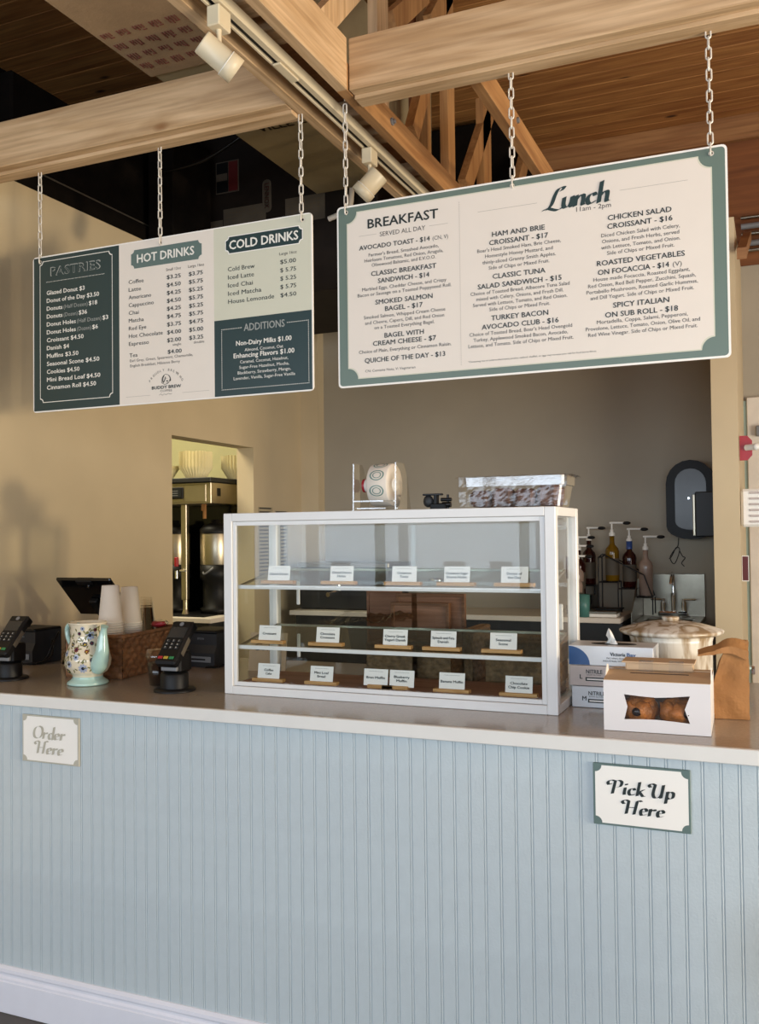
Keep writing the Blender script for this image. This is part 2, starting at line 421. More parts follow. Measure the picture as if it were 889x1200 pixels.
def notched(x0, x1, z0, z1, r, n=6):
    """rectangle with scooped (concave) corners"""
    out = []
    for cx, cz, a0 in ((x0, z0, PI/2), (x1, z0, PI), (x1, z1, 3*PI/2), (x0, z1, 0)):
        pass
    def arc(cx, cz, a, b): return [(cx+r*math.cos(a+(b-a)*i/n), cz+r*math.sin(a+(b-a)*i/n)) for i in range(n+1)]
    out += arc(x0, z0, PI/2, 0); out += arc(x1, z0, PI, PI/2); out += arc(x1, z1, -PI/2, -PI); out += arc(x0, z1, 0, -PI/2)
    return out
def rounded(x0, x1, z0, z1, r, n=4):
    o = []
    for cx, cz, a in ((x0+r, z0+r, PI), (x1-r, z0+r, 1.5*PI), (x1-r, z1-r, 0), (x0+r, z1-r, .5*PI)):
        o += [(cx+r*math.cos(a+PI/2*i/n), cz+r*math.sin(a+PI/2*i/n)) for i in range(n+1)]
    return o
def ring(mb, a, b, y):
    """band between two outlines with the same number of points"""
    n = len(a)
    for i in range(n):
        j = (i+1) % n; p, q, r, s = a[i], a[j], b[j], b[i]
        mb.quad((p[0], y, p[1]), (q[0], y, q[1]), (r[0], y, r[1]), (s[0], y, s[1]))
# brush lettering (fat-face italic with swashes), unit = cap height
SC = {
 'L': (.78, [[(.62, .86), (.72, 1.02), (.5, 1.0), (.36, .7), (.26, .25), (.1, .02)], [(-.08, .0), (.08, .1), (.35, .0), (.62, -.06), (.86, .12)]]),
 'P': (.80, [[(.22, .95), (.17, 0)], [(.1, .9), (.4, 1.0), (.6, .88), (.55, .55), (.3, .46)], [(.22, .92), (-.02, .98), (-.2, .82), (-.12, .62), (.0, .72)]]),
 'U': (.86, [[(.14, .9), (.1, .3), (.22, .0), (.45, .03), (.58, .3), (.6, .95)], [(.14, .9), (-.06, .98), (-.2, .84), (-.1, .7)], [(.6, .95), (.58, 0)]]),
 'H': (.9, [[(.14, .92), (.12, 0)], [(.62, .95), (.56, 0)], [(.12, .47), (.6, .5)], [(.14, .92), (-.06, 1.0), (-.22, .85), (-.1, .7)], [(.62, .95), (.72, 1.04), (.86, .96)]]),
 'O': (.86, [[(.4, 1.0), (.12, .85), (.02, .5), (.12, .12), (.4, 0), (.66, .15), (.76, .5), (.66, .87), (.4, 1.0)]]),
 'u': (.52, [[(.02, .52), (.03, .14), (.14, 0), (.3, .08), (.37, .3)], [(.38, .52), (.37, .06), (.46, .02)]]),
 'n': (.53, [[(.03, .52), (.03, 0)], [(.05, .3), (.18, .5), (.32, .5), (.36, .35), (.36, .05), (.44, .02)]]),
 'c': (.50, [[(.34, .38), (.25, .52), (.08, .44), (.02, .25), (.08, .06), (.2, 0), (.36, .12)]]),
 'h': (.54, [[(.04, 1.02), (.03, 0)], [(.05, .3), (.18, .5), (.32, .5), (.36, .35), (.36, .05), (.46, .02)]]),
 'i': (.28, [[(.05, .52), (.05, .06), (.13, .02)], [(.09, .7), (.09, .8)]]),
 'k': (.5, [[(.04, 1.0), (.03, 0)], [(.36, .5), (.06, .24)], [(.12, .3), (.36, 0), (.44, .03)]]),
 'p': (.52, [[(.04, .52), (.03, -.34)], [(.05, .38), (.2, .52), (.37, .42), (.37, .12), (.2, 0), (.05, .1)]]),
 'e': (.50, [[(.04, .24), (.3, .28), (.32, .42), (.19, .52), (.04, .4), (.02, .18), (.12, 0), (.34, .1)]]),
 'r': (.46, [[(.04, .52), (.03, 0)], [(.05, .3), (.16, .48), (.28, .5), (.3, .4)]]),
 'd': (.54, [[(.36, .4), (.22, .52), (.06, .42), (.02, .22), (.1, .02), (.24, 0), (.36, .14)], [(.38, 1.0), (.37, .05), (.46, .02)]]),
 ' ': (.3, [])}
def brush(mb, s, x, z, cap, y, al='l', thick=.13, thin=.028, shear=.22, wfix=None):
    tot = sum(SC[c][0] for c in s); k = cap; kx = cap if wfix is None else wfix/tot
    if al == 'c': x -= tot*kx/2
    for ch in s:
        adv, strokes = SC[ch]
        for st in strokes:     # broad-nib stroke: every point carries the same slanted nib
            pts = spline([(p[0], p[1], 0) for p in st], 5); n = len(pts); q = Vector((thick/2, thin, 0)); y -= .00016
            def T(p, i): return (x+(p.x+shear*p.y)*kx, y-i*.00002, z+p.y*k)
            vs = []
            for i in range(n): vs += [T(pts[i]-q, i), T(pts[i]+q, i)]
            mb.add(vs, [(2*i, 2*i+1, 2*i+3, 2*i+2) for i in range(n-1)])
        x += adv*kx

# ================================================================ THE SETTING
LX, BY, WH, CH = -3.0, 5.73, 3.075, 3.956      # left wall, back wall, wall height, ceiling height
CT = 1.043                                     # countertop height
struct('floor', MB().box(-6, 4, -2.9, 6.2, -.1, 0), 'floor')
# left wall with the doorway to the back room (y 4.16 .. 5.01, head at 2.10)
w = MB(); w.box(LX-.12, LX, 1.2, 4.16, 0, WH+.02); w.box(LX-.12, LX, 5.01, BY, 0, WH); w.box(LX-.12, LX, 4.16, 5.01, 2.10, WH)
struct('wall_left', w, 'wall')
struct('wall_left_upper', MB().box(-3.72, -3.6, 1.2, 6, 3.0, CH), 'duct')
struct('wall_left_front', MB().box(-5.12, -5.0, -2.9, 1.2, 0, CH).box(-5.0, LX-.12, 1.2, 1.3, 0, CH), 'backwall')
struct('wall_left_return', MB().box(LX, LX+.135, BY-.09, BY, 0, WH), 'wall')
struct('wall_back', MB().box(LX-.12, 1.6, BY, BY+.12, 0, WH), 'backwall')
struct('wall_back_room', MB().box(-5.4, LX-.12, BY, BY+.1, 0, WH), 'sage')
w = MB(); w.box(-5.5, -5.4, 2.5, 6, 0, WH); w.box(-5.5, LX-.12, 2.4, 2.5, 0, WH); w.box(-5.5, LX-.12, 2.4, BY, WH, WH+.04)
struct('wall_back_room_side', w, 'sage')
struct('wall_wing', MB().box(-.284, -.163, 4.8, BY, 0, WH), 'wall')
struct('wall_right', MB().box(3.5, 3.62, -2.9, .1, 0, CH).box(3.5, 3.62, 2.9, 6, 0, CH).box(3.5, 3.62, .1, 2.9, 2.6, CH), 'backwall')
struct('wall_upper_back', MB().box(-3.6, 3.5, BY+.02, BY+.1, WH, CH), 'plywood')
w = MB(); w.box(-5.12, 3.5, -3.0, -2.85, 0, 1.04); w.box(-5.12, 3.5, -3.0, -2.85, 2.62, CH); w.box(2.55, 3.5, -3, -2.85, 1.04, 2.62)
struct('wall_front', w, 'backwall')
wf = struct('window_1', MB().box(-4.9, 2.55, -2.84, -2.72, .98, 1.04), 'trimw')
for x in (-4.8, -3.35, -2.0, -.6, .95, 2.5):
    obj('window_mullion', MB().box(x-.035, x+.035, -2.84, -2.66, 1.04, 2.62), 'black', wf)
obj('window_mullion', MB().box(-4.9, 2.55, -2.82, -2.68, 2.05, 2.1), 'black', wf)
# ceiling: boards running left-right
c = struct('ceiling', MB().box(-5.12, 3.6, -3.0, 6.0, CH+.02, CH+.06), 'plywood')
me = None
y = BY+.02; k = 0; proto = None
while y > -2.9:
    if proto is None:
        b = MB(); b.prism([(-.1235, .0), (-.1235, -.016), (-.119, -.02), (-.0045, -.02), (0, -.016), (0, 0)], 'x', -3.65, 3.5)
        proto = obj('ceiling_board', b, 'plank', c, loc=(0, y, CH+.02))
    else:
        o = proto.copy(); COL.objects.link(o); o.parent = c; o.location = (0, y, CH+.02)
    y -= .125
struct('trim_1', MB().box(-3.6, 3.5, BY-.02, BY+.02, 3.812, CH, .003), 'ledger')
o = struct('door_1', MB().box(-.146, .75, BY-.045, BY-.001, 0, 2.307, .004), 'doorw')
obj('door_frame', MB().box(-.163, -.146, BY-.03, BY-.001, 0, 2.29), 'greenp', o)
obj('door_lever', MB().cyl((.69, BY-.045, 1.0), (.69, BY-.09, 1.0), .012).cyl((.69, BY-.085, 1.0), (.58, BY-.085, 1.0), .009), 'steel', o)
obj('door_closer', MB().box(-.1, .12, BY-.09, BY-.046, 2.08, 2.14, .006), 'mgrey', o)

# ================================================================ SERVICE COUNTER
FY = 2.344
ctr = thing('service_counter', 'long front service counter clad in pale blue beadboard with white base moulding', 'counter', (-1.4, 2.6, 0))
obj('carcass', MB().box(-2.995, .6, FY+.02, FY+.06, 0, CT-.036).box(-2.995, -2.95, FY+.02, 3.28, 0, CT-.036).box(.56, .6, FY+.06, 3.28, 0, CT-.036), 'white', ctr, True)
W_ = .0415; b = MB(); D = .02
prof = [(0, D), (0, .0022), (.0012, .0), (.0335, .0), (.0347, .0022), (.0356, .0006), (.0375, -.0002), (.0394, .0006), (.0403, .0022), (W_-.0002, .0022), (W_-.0002, D)]
b.prism(prof, 'z', .14, CT-.0365)
x = -2.994; first = None
while x < .54:
    if first is None: first = obj('beadboard_plank', b, 'bead', ctr, loc=(x+1.4, FY-2.6, 0))
    else:
        o = first.copy(); COL.objects.link(o); o.parent = ctr; o.location = (x+1.4, FY-2.6, 0)
    x += W_
obj('base_board', MB().box(-2.994, .56, FY-.017, FY+.02, 0, .102, .002), 'trimw', ctr, True)
b = MB(); b.prism([(FY+.02, .102), (FY-.014, .102), (FY-.014, .110), (FY-.009, .117), (FY-.009, .123), (FY-.013, .130), (FY-.012, .140), (FY-.004, .148), (FY+.02, .148)], 'x', -2.994, .56)
obj('base_cap_moulding', b, 'trimw', ctr, True)
ct = thing('countertop', 'glossy white quartz countertop, its shade painted in greige, with a thick white front edge, running the full counter', 'countertop', (-1.4, 2.8, CT-.035))
obj('slab', MB().box(-2.997, .62, 2.322, 3.325, CT-.035, CT, .002), 'top', ct, True)
obj('front_edge_band', MB().box(-2.997, .62, 2.306, 2.3215, CT-.036, CT+.0005, .002), 'lip', ct, True)

# small signs on the counter front
def counter_sign(name, label, x0, x1, z0, z1, lines, glare):
    t = thing(name, label, 'sign', ((x0+x1)/2, FY-.008, z0)); w = x1-x0; h = z1-z0
    b = MB(); b.box(-w/2, w/2, 0, .007, 0, h, .001); obj('backing', b, 'glareink' if glare else 'pgrey2', t)
    b = MB(); poly(b, notched(-w/2+.005, w/2-.005, .005, h-.005, .016), -.0004); obj('printed_face', b, 'edge', t)
    b = MB()
    for s, cx, cz, cap, wf in lines: brush(b, s, cx, cz, cap, -.0009, 'c', wfix=wf, thick=.18, thin=.030, shear=.16)
    obj('lettering', b, 'glareink' if glare else 'ink', t); return t
counter_sign('order_sign', 'small white sign reading Order Here at the left of the counter front', -2.279, -2.046, .824, .976,
             [('Order', -.003, .078, .04, .135), ('Here', .0, .03, .04, .115)], True)
counter_sign('pickup_sign', 'small white sign reading Pick Up Here with grey green corners', -.432, -.202, .826, .977,
             [('Pick Up', .002, .079, .034, .155), ('Here', .008, .033, .034, .098)], False)

# ================================================================ CEILING TIMBERS
def beam(name, label, parts, cat='beam', mat=None):
    t = thing(name, label, cat, tuple(parts[0][1][i] for i in (0, 2, 4)))
    for nm, bx, mt in parts: obj(nm, MB().box(*bx, .002), mt, t, True)
    return t
ZB = 2.98
beam('ceiling_beam', 'pale pine double beam above the drinks menu board', [
    ('front_board', (-3.0, -1.47, 2.68, 2.72, ZB, 3.155), 'pinex'), ('rear_board', (-3.0, -1.47, 2.7215, 2.785, ZB-.012, 3.12), 'pinex')])
beam('ceiling_beam', 'pale pine double beam above the breakfast and lunch board', [
    ('front_board', (-1.238, 1.6, 2.68, 2.72, ZB, 3.15), 'pinex'), ('rear_board', (-1.238, 1.6, 2.7215, 2.785, ZB-.012, 3.12), 'pinex')])
beam('roof_chord', 'weathered pine chord along the left side of the lighting track', [
    ('chord', (-1.468, -1.43, .6, 5.4, ZB, 3.085), 'piney')], 'beam')
t = thing('roof_truss', 'pine roof truss with bolts running away right of the lighting track', 'truss', (-1.26, 3, ZB))
obj('bottom_chord', MB().box(-1.28, -1.242, .6, 2.675, ZB, 3.15, .002), 'piney', t, True)
obj('bottom_chord', MB().box(-1.28, -1.242, 2.676, 5.4, ZB, 3.072, .002), 'firy', t, True)
def web(t, y0, z0, y1, z1, wd, x0=-1.279, x1=-1.243, mat='firz', name='web_member'):
    d = Vector((0, y1-y0, z1-z0)).normalized(); n = Vector((0, -d.z, d.y))*wd/2
    P = [(y0-n.y, z0-n.z), (y1-n.y, z1-n.z), (y1+n.y, z1+n.z), (y0+n.y, z0+n.z)]
    b = MB(); b.prism(P, 'x', x0, x1); return obj(name, b, mat, t, True)
web(t, 3.73, 3.06, 3.73, 3.95, .09)
web(t, 3.95, 3.1, 4.42, 3.70, .09)
web(t, 4.27, 3.07, 4.27, 3.62, .13)
web(t, 3.30, 3.09, 3.50, 3.45, .07)
web(t, 2.98, 3.07, 2.98, 3.95, .10, mat='pinez')
web(t, 3.1, 3.42, 3.45, 3.72, .08)
web(t, 3.52, 3.62, 3.8, 3.95, .09)
web(t, 2.52, 3.12, 2.9, 3.5, .08, mat='pinez')
web(t, 4.6, 3.05, 5.1, 3.7, .09)
for yy, zz in ((2.22, 3.085), (2.78, 3.015), (3.05, 3.03)):
    obj('bolt', MB().cyl((-1.2415, yy, zz), (-1.236, yy, zz), .014, n=12).cyl((-1.236, yy, zz), (-1.227, yy, zz), .008, n=6), 'mgrey', t, True)
b = MB()
t = thing('spacer_blocks', 'short pine spacer blocks between the two chords over the lighting track', 'block', (-1.355, 2.3, 3.02))
for yy in (2.18, 2.34, 2.95, 3.12, 3.55):
    obj('block', MB().box(-1.428, -1.282, yy, yy+.09, 3.03, 3.09, .002), 'pinex', t, True)
t = thing('roof_truss', 'darker fir roof truss between the board chains and the plank ceiling', 'truss', (-.85, 3.4, ZB))
obj('bottom_chord', MB().box(-.872, -.834, 2.79, 5.69, ZB, 3.07, .002), 'firy', t, True)
t['label'] = 'single darker fir rafter right of the truss, beside the plank ceiling'
obj('bolt', MB().cyl((-.8335, 3.25, 3.04), (-.826, 3.25, 3.04), .011, n=6), 'mgrey', t, True)
t = thing('pipe', 'thin copper brown insulated pipe rising behind the truss', 'pipe', (-1.35, 3.48, 3.0))
obj('insulation', MB().cyl((-1.35, 3.55, 3.115), (-1.35, 3.55, 3.93), .018, n=10), 'copper', t, True)
t = thing('stud', 'grey weathered stud standing behind the roof truss', 'post', (-1.45, 3.95, 3.0))
obj('board', MB().box(-1.46, -1.39, 3.84, 3.88, 3.112, 3.94, .002), 'firz', t, True)
# high timbers and conduit right of the wing wall
t = thing('conduit_rack', 'stack of grey conduits running along the back wall above the wing wall', 'conduit', (.3, BY-.06, 3.15))
for i, zz in enumerate((3.34, 3.29, 3.245, 3.19, 3.15)):
    obj('conduit', MB().cyl((-.155, BY-.05, zz), (1.6, BY-.05, zz), .017 if i % 2 else .011, n=8), 'mgrey' if i % 2 else 'steel', t, True)
t = thing('brace', 'grey slanted timber brace below the conduits at the right edge', 'brace', (-.1, 5.0, 3.05))
web(t, 4.4, 2.78, 5.6, 3.21, .05, -.14, -.1, 'ledger', 'board')

# track light
t = thing('light_track', 'cream ceiling lighting track with a black slot', 'track', (-1.357, 2.5, ZB))
obj('rail', MB().box(-1.383, -1.373, .9, 4.4, ZB-.004, 3.012, .002), 'track', t, True)
obj('rail', MB().box(-1.357, -1.335, .9, 4.4, ZB-.004, 3.012, .002), 'track', t, True)
obj('slot', MB().box(-1.3728, -1.3572, .9, 4.4, ZB+.004, 3.012), 'black', t, True)
obj('connector', MB().box(-1.372, -1.344, 2.42, 2.54, ZB-.012, ZB-.005, .002), 'track', t, True)
obj('backing_board', MB().box(-1.4295, -1.2805, .9, 4.4, 3.092, 3.11), 'ledger', t, True)
def head(label, loc, ax, L, r):
    """track head: adapter box, stem, tilted can"""
    t = thing('track_light', label, 'spotlight', loc)
    obj('adapter', MB().box(-.02, .02, -.03, .03, -.062, -.006, .003), 'track', t)
    obj('stem', MB().cyl((0, 0, -.062), (0, 0, -.115), .007), 'track', t)
    d = Vector(ax).normalized(); c = Vector((0, 0, -.135))
    rot = Vector((0, 0, 1)).rotation_difference(d).to_matrix()
    b = MB(); p = [(0, -L*.5), (r*.86, -L*.5), (r*.9, -L*.46), (r*.9, L*.18), (r, L*.2), (r, L*.5), (r*.93, L*.5), (r*.9, L*.44), (.0, L*.42)]
    b.lathe(p, c, 28, rot, cap=False); obj('lamp_can', b, 'track', t)
    b = MB(); b.lathe([(r*.93, L*.19), (r*1.01, L*.19), (r*1.01, L*.205), (r*.93, L*.205)], c, 28, rot, cap=False); obj('rim', b, 'plastic_w', t)
    return t
head('cream track spotlight nearest the camera at the top of the picture', (-1.36, 2.11, ZB), (.5, .62, -.5), .115, .037)
head('cream track spotlight just above the corner of the breakfast board', (-1.36, 3.12, ZB), (-.62, -.10, -.62), .105, .042)

# duct board, HVAC unit, black ducts
t = thing('duct_board', 'tan insulated duct passing over the left beam, printed with faded lettering', 'duct', (-1.9, 2.6, 3.35))
obj('board_duct', MB().box(-2.2, -1.55, 2.95, 4.34, 3.35, 3.80, .004), 'ductboard', t, True)
obj('wrap', MB().box(-2.215, -1.54, 1.4, 2.949, 3.345, 3.83, .004), 'ductcloth', t, True)
b = MB()
for r in range(4):
    for i in range(9):
        for k in range(4):
            xx = -2.19+i*.070+k*.012; yy = 2.62+r*.075
            b.box(xx, xx+.005, yy, yy+random.uniform(.02, .045), 3.3425, 3.3445)
            if k % 2: b.box(xx-.010, xx+.006, yy+.01*k, yy+.01*k+.005, 3.3425, 3.3445)
o = obj('printed_marks', b, 'redink', t, True)
b = MB(); vs0 = len(b.v)
text(b, 'VILLE O. I. A', 0, 0, .06, .40, y=0, bold=.02)
b.v = [(-2.08+v[0], 3.56-v[2], 3.3485) for v in b.v]
obj('printed_lettering', b, 'darkink', t, True)
t = thing('hvac_unit', 'black air handler with stickers, partly hidden by the drinks menu board', 'air handler', (-2.5, 4.4, 2.85))
obj('casing', MB().box(-2.995, -1.86, 4.36, 5.3, 2.84, 3.78, .005), 'hvac', t, True)
def sticker(nm, x0, x1, z0, z1, mt, y=4.357): return obj(nm, MB().box(x0, x1, y, y+.003, z0, z1), mt, t, True)
k = 4.36/4.3
def K(x, z): return x*k, EYE+(z-EYE)*k
x0, z1 = K(-2.797, 3.60); x1, z0 = K(-2.651, 3.425); sticker('warning_sticker', x0, x1, z0, z1, 'label')
sticker('warning_sticker_print', x0+.006, x0+.08, z0+.006, z1-.006, 'black', 4.3555); sticker('warning_sticker_print', x0+.084, x1-.006, z0+.006, z1-.006, 'redd', 4.3555)
sticker('warning_sticker_print', x0+.004, x0+.075, z0+.07, z0+.11, 'label', 4.3545)
for a, c_ in (((-2.75, 3.335), (-2.485, 3.2)), ((-2.365, 3.335), (-2.13, 3.2)), ((-2.93, 3.28), (-2.755, 3.18))):
    x0, z1 = K(*a); x1, z0 = K(*c_); sticker('data_label', x0, x1, z0, z1, 'label')
    b = MB()
    for i in range(3):
        for j in range(int((x1-x0-.03)/.022)):
            if random.random() < .75: rect(b, x0+.015+j*.022, x0+.015+j*.022+.015, z1-.03-i*.022, z1-.022-i*.022, 4.3562)
    obj('data_label_print', b, 'darkink', t, True)
x0, z1 = K(-2.503, 3.458); x1, z0 = K(-2.449, 3.282)
b = MB(); b.prism(rounded(x0, x1, z0, z1, .025), 'y', 4.3555, 4.36); obj('brand_badge', b, 'label', t, True)
b = MB(); text(b, 'LENNOX', 0, 0, .028, .135, 'c', y=0, bold=.02)
b.v = [((x0+x1)/2+v[2]-.014, 4.3545, (z0+z1)/2-v[0]) for v in b.v]; obj('brand_lettering', b, 'redd', t, True)
t = thing('duct', 'black duct running along the top of the left wall', 'duct', (-3.2, 3.9, 3.1))
obj('duct_body', MB().box(-3.5, -3.03, 3.05, 4.3, 3.2, 3.6, .01), 'duct', t, True)
obj('edge_highlight', MB().box(-3.045, -3.025, 3.05, 4.3, 3.192, 3.2), 'label', t, True)  # paler strip painting the highlight along the duct's lower edge
t = thing('duct', 'black vertical duct with a rusty side left of the air handler', 'duct', (-2.95, 4.0, 3.0))
obj('duct_body', MB().box(-2.99, -2.83, 3.95, 4.3, 2.9, 3.68, .006), 'duct', t, True)
t = thing('duct', 'black duct added to darken the far corner behind the roof truss webs', 'duct', (-1.7, 5.2, 3.12))
obj('duct_body', MB().box(-1.84, -1.33, 5.05, 5.66, 3.12, 3.90, .01), 'duct', t, True)  # added box that makes the gap behind the webs dark
t = thing('plate', 'dark timber plate lying on top of the left wall', 'beam', (-3.06, 3, WH))
obj('board', MB().box(-3.11, -3.01, 2.8, BY-.1, WH+.021, WH+.11, .003), 'duct', t, True)
t = thing('pipe', 'white plastic pipe elbow between the two menu boards', 'pipe', (-2.1, 4.8, 3.3))
obj('elbow', MB().tube(spline([(-2.12, 4.32, 3.20), (-2.06, 4.32, 3.215), (-2.0, 4.32, 3.24), (-1.985, 4.32, 3.34)], 5), .014, 10), 'cupp', t, True)
t['label'] = 'white plastic pipe elbow seen between the two menu boards'
t = thing('cable', 'black cable sagging under the plank ceiling behind the left beam', 'cable', (-2.7, 3.7, 3.3))
obj('wire', MB().tube(spline([(-2.9, 3.9, 3.42), (-2.6, 3.9, 3.44), (-2.3, 3.9, 3.56), (-2.2, 3.9, 3.62)], 6), .009, 6), 'blackm', t, True)

# ================================================================ MENU BOARDS
SY, SZ = 2.768, 2.035
def board(name, label, x0):
    t = thing(name, label, 'menu board', (x0, SY, SZ))
    b = MB(); b.prism(rounded(0, 1.22, 0, .605, .014), 'y', 0, .006); obj('panel', b, 'edge', t); return t
Y1, Y2, Y3 = -.0006, -.0012, -.0018
t = board('menu_board', 'wide breakfast and lunch menu board with grey green border, on the right', -1.328)
b = MB(); o = rounded(.006, 1.214, .006, .599, .011); poly(b, o, Y1); obj('border', b, 'pgrey', t)
b = MB(); poly(b, notched(.036, 1.179, .026, .581, .036, 8), Y2-.0002); obj('border_line', b, 'psage', t)
b = MB(); poly(b, notched(.0395, 1.1755, .0295, .5775, .036, 8), Y2-.0005); obj('printed_face', b, 'pcream', t)
B = MB(); Tn = MB(); Rr = MB(); YT = -.0022
text(B, 'BREAKFAST', .113, .519, .0295, .244, y=YT, bold=.022)
text(Tn, 'SERVED ALL DAY', .2345, .487, .0145, .158, 'c', y=YT)
for a, c_ in ((.080, .144), (.327, .390)): rect(Rr, a, c_, .4965, .4978, YT)
rect(Rr, .4885, .6765, .517, .5184, YT); rect(Rr, .9227, 1.1135, .517, .5184, YT)
text(B, 'AVOCADO TOAST - $14', .0814, .450, .0145, .247, y=YT, bold=.018)
text(Tn, '(CN, V)', .338, .450, .0125, .052, y=YT)
def bl(s, x, z, w): text(B, s, x, z, .0150, w, 'c', y=YT, bold=.018)
def tl(s, x, z, w): text(Tn, s, x, z, .0108, w, 'c', y=YT, bold=.007)
for s, z, w in (("Farmer's Bread, Smashed Avocado,", .4255, .243), ('Heirloom Tomatoes, Red Onion, Arugula,', .408, .273), ('Olivewood Balsamic, and E.V.O.O.', .391, .222),
                ('Marbled Eggs, Cheddar Cheese, and Crispy', .3135, .292), ('Bacon or Sausage on a Toasted Poppyseed Roll.', .2955, .325),
                ('Smoked Salmon, Whipped Cream Cheese', .2205, .282), ('and Chevre, Capers, Dill, and Red Onion', .202, .274), ('on a Toasted Everything Bagel.', .184, .208),
                ('Choice of Plain, Everything or Cinnamon Raisin.', .1082, .320)): tl(s, .2365, z, w)
for s, z, w in (('CLASSIC BREAKFAST', .3602, .226), ('SANDWICH - $14', .3345, .178), ('SMOKED SALMON', .265, .198), ('BAGEL - $17', .2405, .130),
                ('BAGEL WITH', .1535, .136), ('CREAM CHEESE - $7', .1300, .218), ('QUICHE OF THE DAY - $13', .0765, .278)): bl(s, .2362, z, w)
text(Tn, 'CN: Contains Nuts, V: Vegetarian', .098, .0455, .008, .176, y=YT)
dots(Rr, .428, .5576, .4278, .0447, 74, .0013, YT)
text(Tn, '11am - 2pm', .795, .473, .0140, .102, y=YT)
for s, z, w in (('HAM AND BRIE', .4335, .165), ('CROISSANT - $17', .4080, .184), ('CLASSIC TUNA', .302, .165), ('SALAD SANDWICH - $15', .2745, .262), ('TURKEY BACON', .1730, .178), ('AVOCADO CLUB - $16', .147, .24)): bl(s, .6165, z, w)
for s, z, w in (("Boar's Head Smoked Ham, Brie Cheese,", .389, .262), ('Homestyle Honey Mustard, and', .370, .212), ('thinly-sliced Granny Smith Apples.', .351, .23), ('Side of Chips or Mixed Fruit.', .332, .19),
                ('Choice of Toasted Bread, Albacore Tuna Salad', .2565, .31), ('mixed with Celery, Onions, and Fresh Dill.', .2385, .272), ('Served with Lettuce, Tomato, and Red Onion.', .2205, .295), ('Side of Chips or Mixed Fruit.', .2025, .19),
                ("Choice of Toasted Bread, Boar's Head Ovengold", .129, .321), ('Turkey, Applewood Smoked Bacon, Avocado,', .111, .295), ('Lettuce, and Tomato. Side of Chips or Mixed Fruit.', .093, .328)): tl(s, .6165, z, w)
text(Tn, '*Consuming raw or undercooked meats, poultry, seafood, shellfish, or eggs may increase your risk for food borne illness.', .451, .0475, .0052, .397, y=YT)
for s, z, w in (('CHICKEN SALAD', .4335, .18), ('CROISSANT - $16', .4080, .184), ('ROASTED VEGETABLES', .3015, .248), ('SPICY ITALIAN', .1730, .158), ('ON SUB ROLL - $18', .146, .205)): bl(s, .9775, z, w)
text(B, 'ON FOCACCIA - $14', .856, .2745, .015, .202, y=YT, bold=.018); text(Tn, '(V)', 1.068, .2745, .013, .025, y=YT)
for s, z, w in (('Diced Chicken Salad with Celery,', .3855, .222), ('Onions, and Fresh Herbs, served', .3675, .218), ('with Lettuce, Tomato, and Onion.', .3495, .224), ('Side of Chips or Mixed Fruit.', .3315, .19),
                ('House made Focaccia, Roasted Eggplant,', .2565, .272), ('Red Onion, Red Bell Pepper, Zucchini, Squash,', .2385, .304), ('Portabello Mushroom, Roasted Garlic Hummus,', .2205, .314), ('and Dill Yogurt. Side of Chips or Mixed Fruit.', .2025, .292),
                ('Mortadella, Coppa, Salami, Pepperoni,', .129, .256), ('Provolone, Lettuce, Tomato, Onion, Olive Oil, and', .111, .322), ('Red Wine Vinegar. Side of Chips or Mixed Fruit.', .093, .308)): tl(s, .9785, z, w)
obj('bold_lettering', B, 'ink', t); obj('fine_lettering', Tn, 'ink2', t); obj('rules_and_dots', Rr, 'rule', t)
b = MB(); brush(b, 'Lunch', .700, .490, .062, YT, thick=.19, thin=.035, wfix=.196, shear=.16); obj('script_heading', b, 'pdark', t)
def grommets(t, xs, z=.583):
    for x in xs:
        b = MB(); ps = [(.0075*math.cos(a), .0075*math.sin(a)) for a in [i*PI/8 for i in range(16)]]
        pi_ = [(p[0]*.55, p[1]*.55) for p in ps]
        ring(b, [(x+p[0], z+p[1]) for p in ps], [(x+p[0], z+p[1]) for p in pi_], -.0027); b.mi = 1
        poly(b, [(x+p[0], z+p[1]) for p in pi_], -.0026); obj('grommet', b, ['chain', 'black'], t)
grommets(t, (.035, .6, 1.178))

t = board('menu_board', 'drinks and pastries menu board of three coloured panels, on the left', -2.641)
DK = .4145; HT = .829
b = MB(); poly(b, [(DK, .005)]+[p for p in []]+[(DK, .6)]+[(.005, .6), (.005, .005)], Y1); obj('pastries_panel', b, 'pdark', t)
b = MB(); rect(b, DK, HT, .004, .601, Y1); obj('hot_drinks_panel', b, 'pcream', t)
b = MB(); rect(b, HT, 1.2155, .274, .601, Y1); obj('cold_drinks_panel', b, 'psage', t)
b = MB(); rect(b, HT, 1.2155, .005, .274, Y1); obj('additions_panel', b, 'pdark', t)
W2 = MB(); G = MB(); B = MB(); Tn = MB(); Rr = MB(); BD = MB()
o = notched(.035, .384, .036, .585, .014); i_ = notched(.0375, .3815, .0385, .5825, .0145); ring(W2, o, i_, Y2)
text(G, 'PASTRIES', .2087, .524, .0330, .240, 'c', y=Y2, bold=.03); text(BD, 'PASTRIES', .2087, .5247, .0300, .233, 'c', y=Y3, bold=-.006)
dots(W2, .068, .502, .345, .502, 52, .0012, Y2)
rows = [('Glazed Donut $3', .184), ('Donut of the Day $3.50', .252), ('Donuts|(Half Dozen)|$18', .0), ('Donuts|(Dozen)|$36', 0), ('Donut Holes|(Half Dozen)|$3', 0), ('Donut Holes|(Dozen)|$6', 0),
        ('Croissant $4.50', .178), ('Danish $4', .108), ('Muffins $3.50', .153), ('Seasonal Scone $4.50', .252), ('Cookies $4.50', .158), ('Mini Bread Loaf $4.50', .256), ('Cinnamon Roll $4.50', .236)]
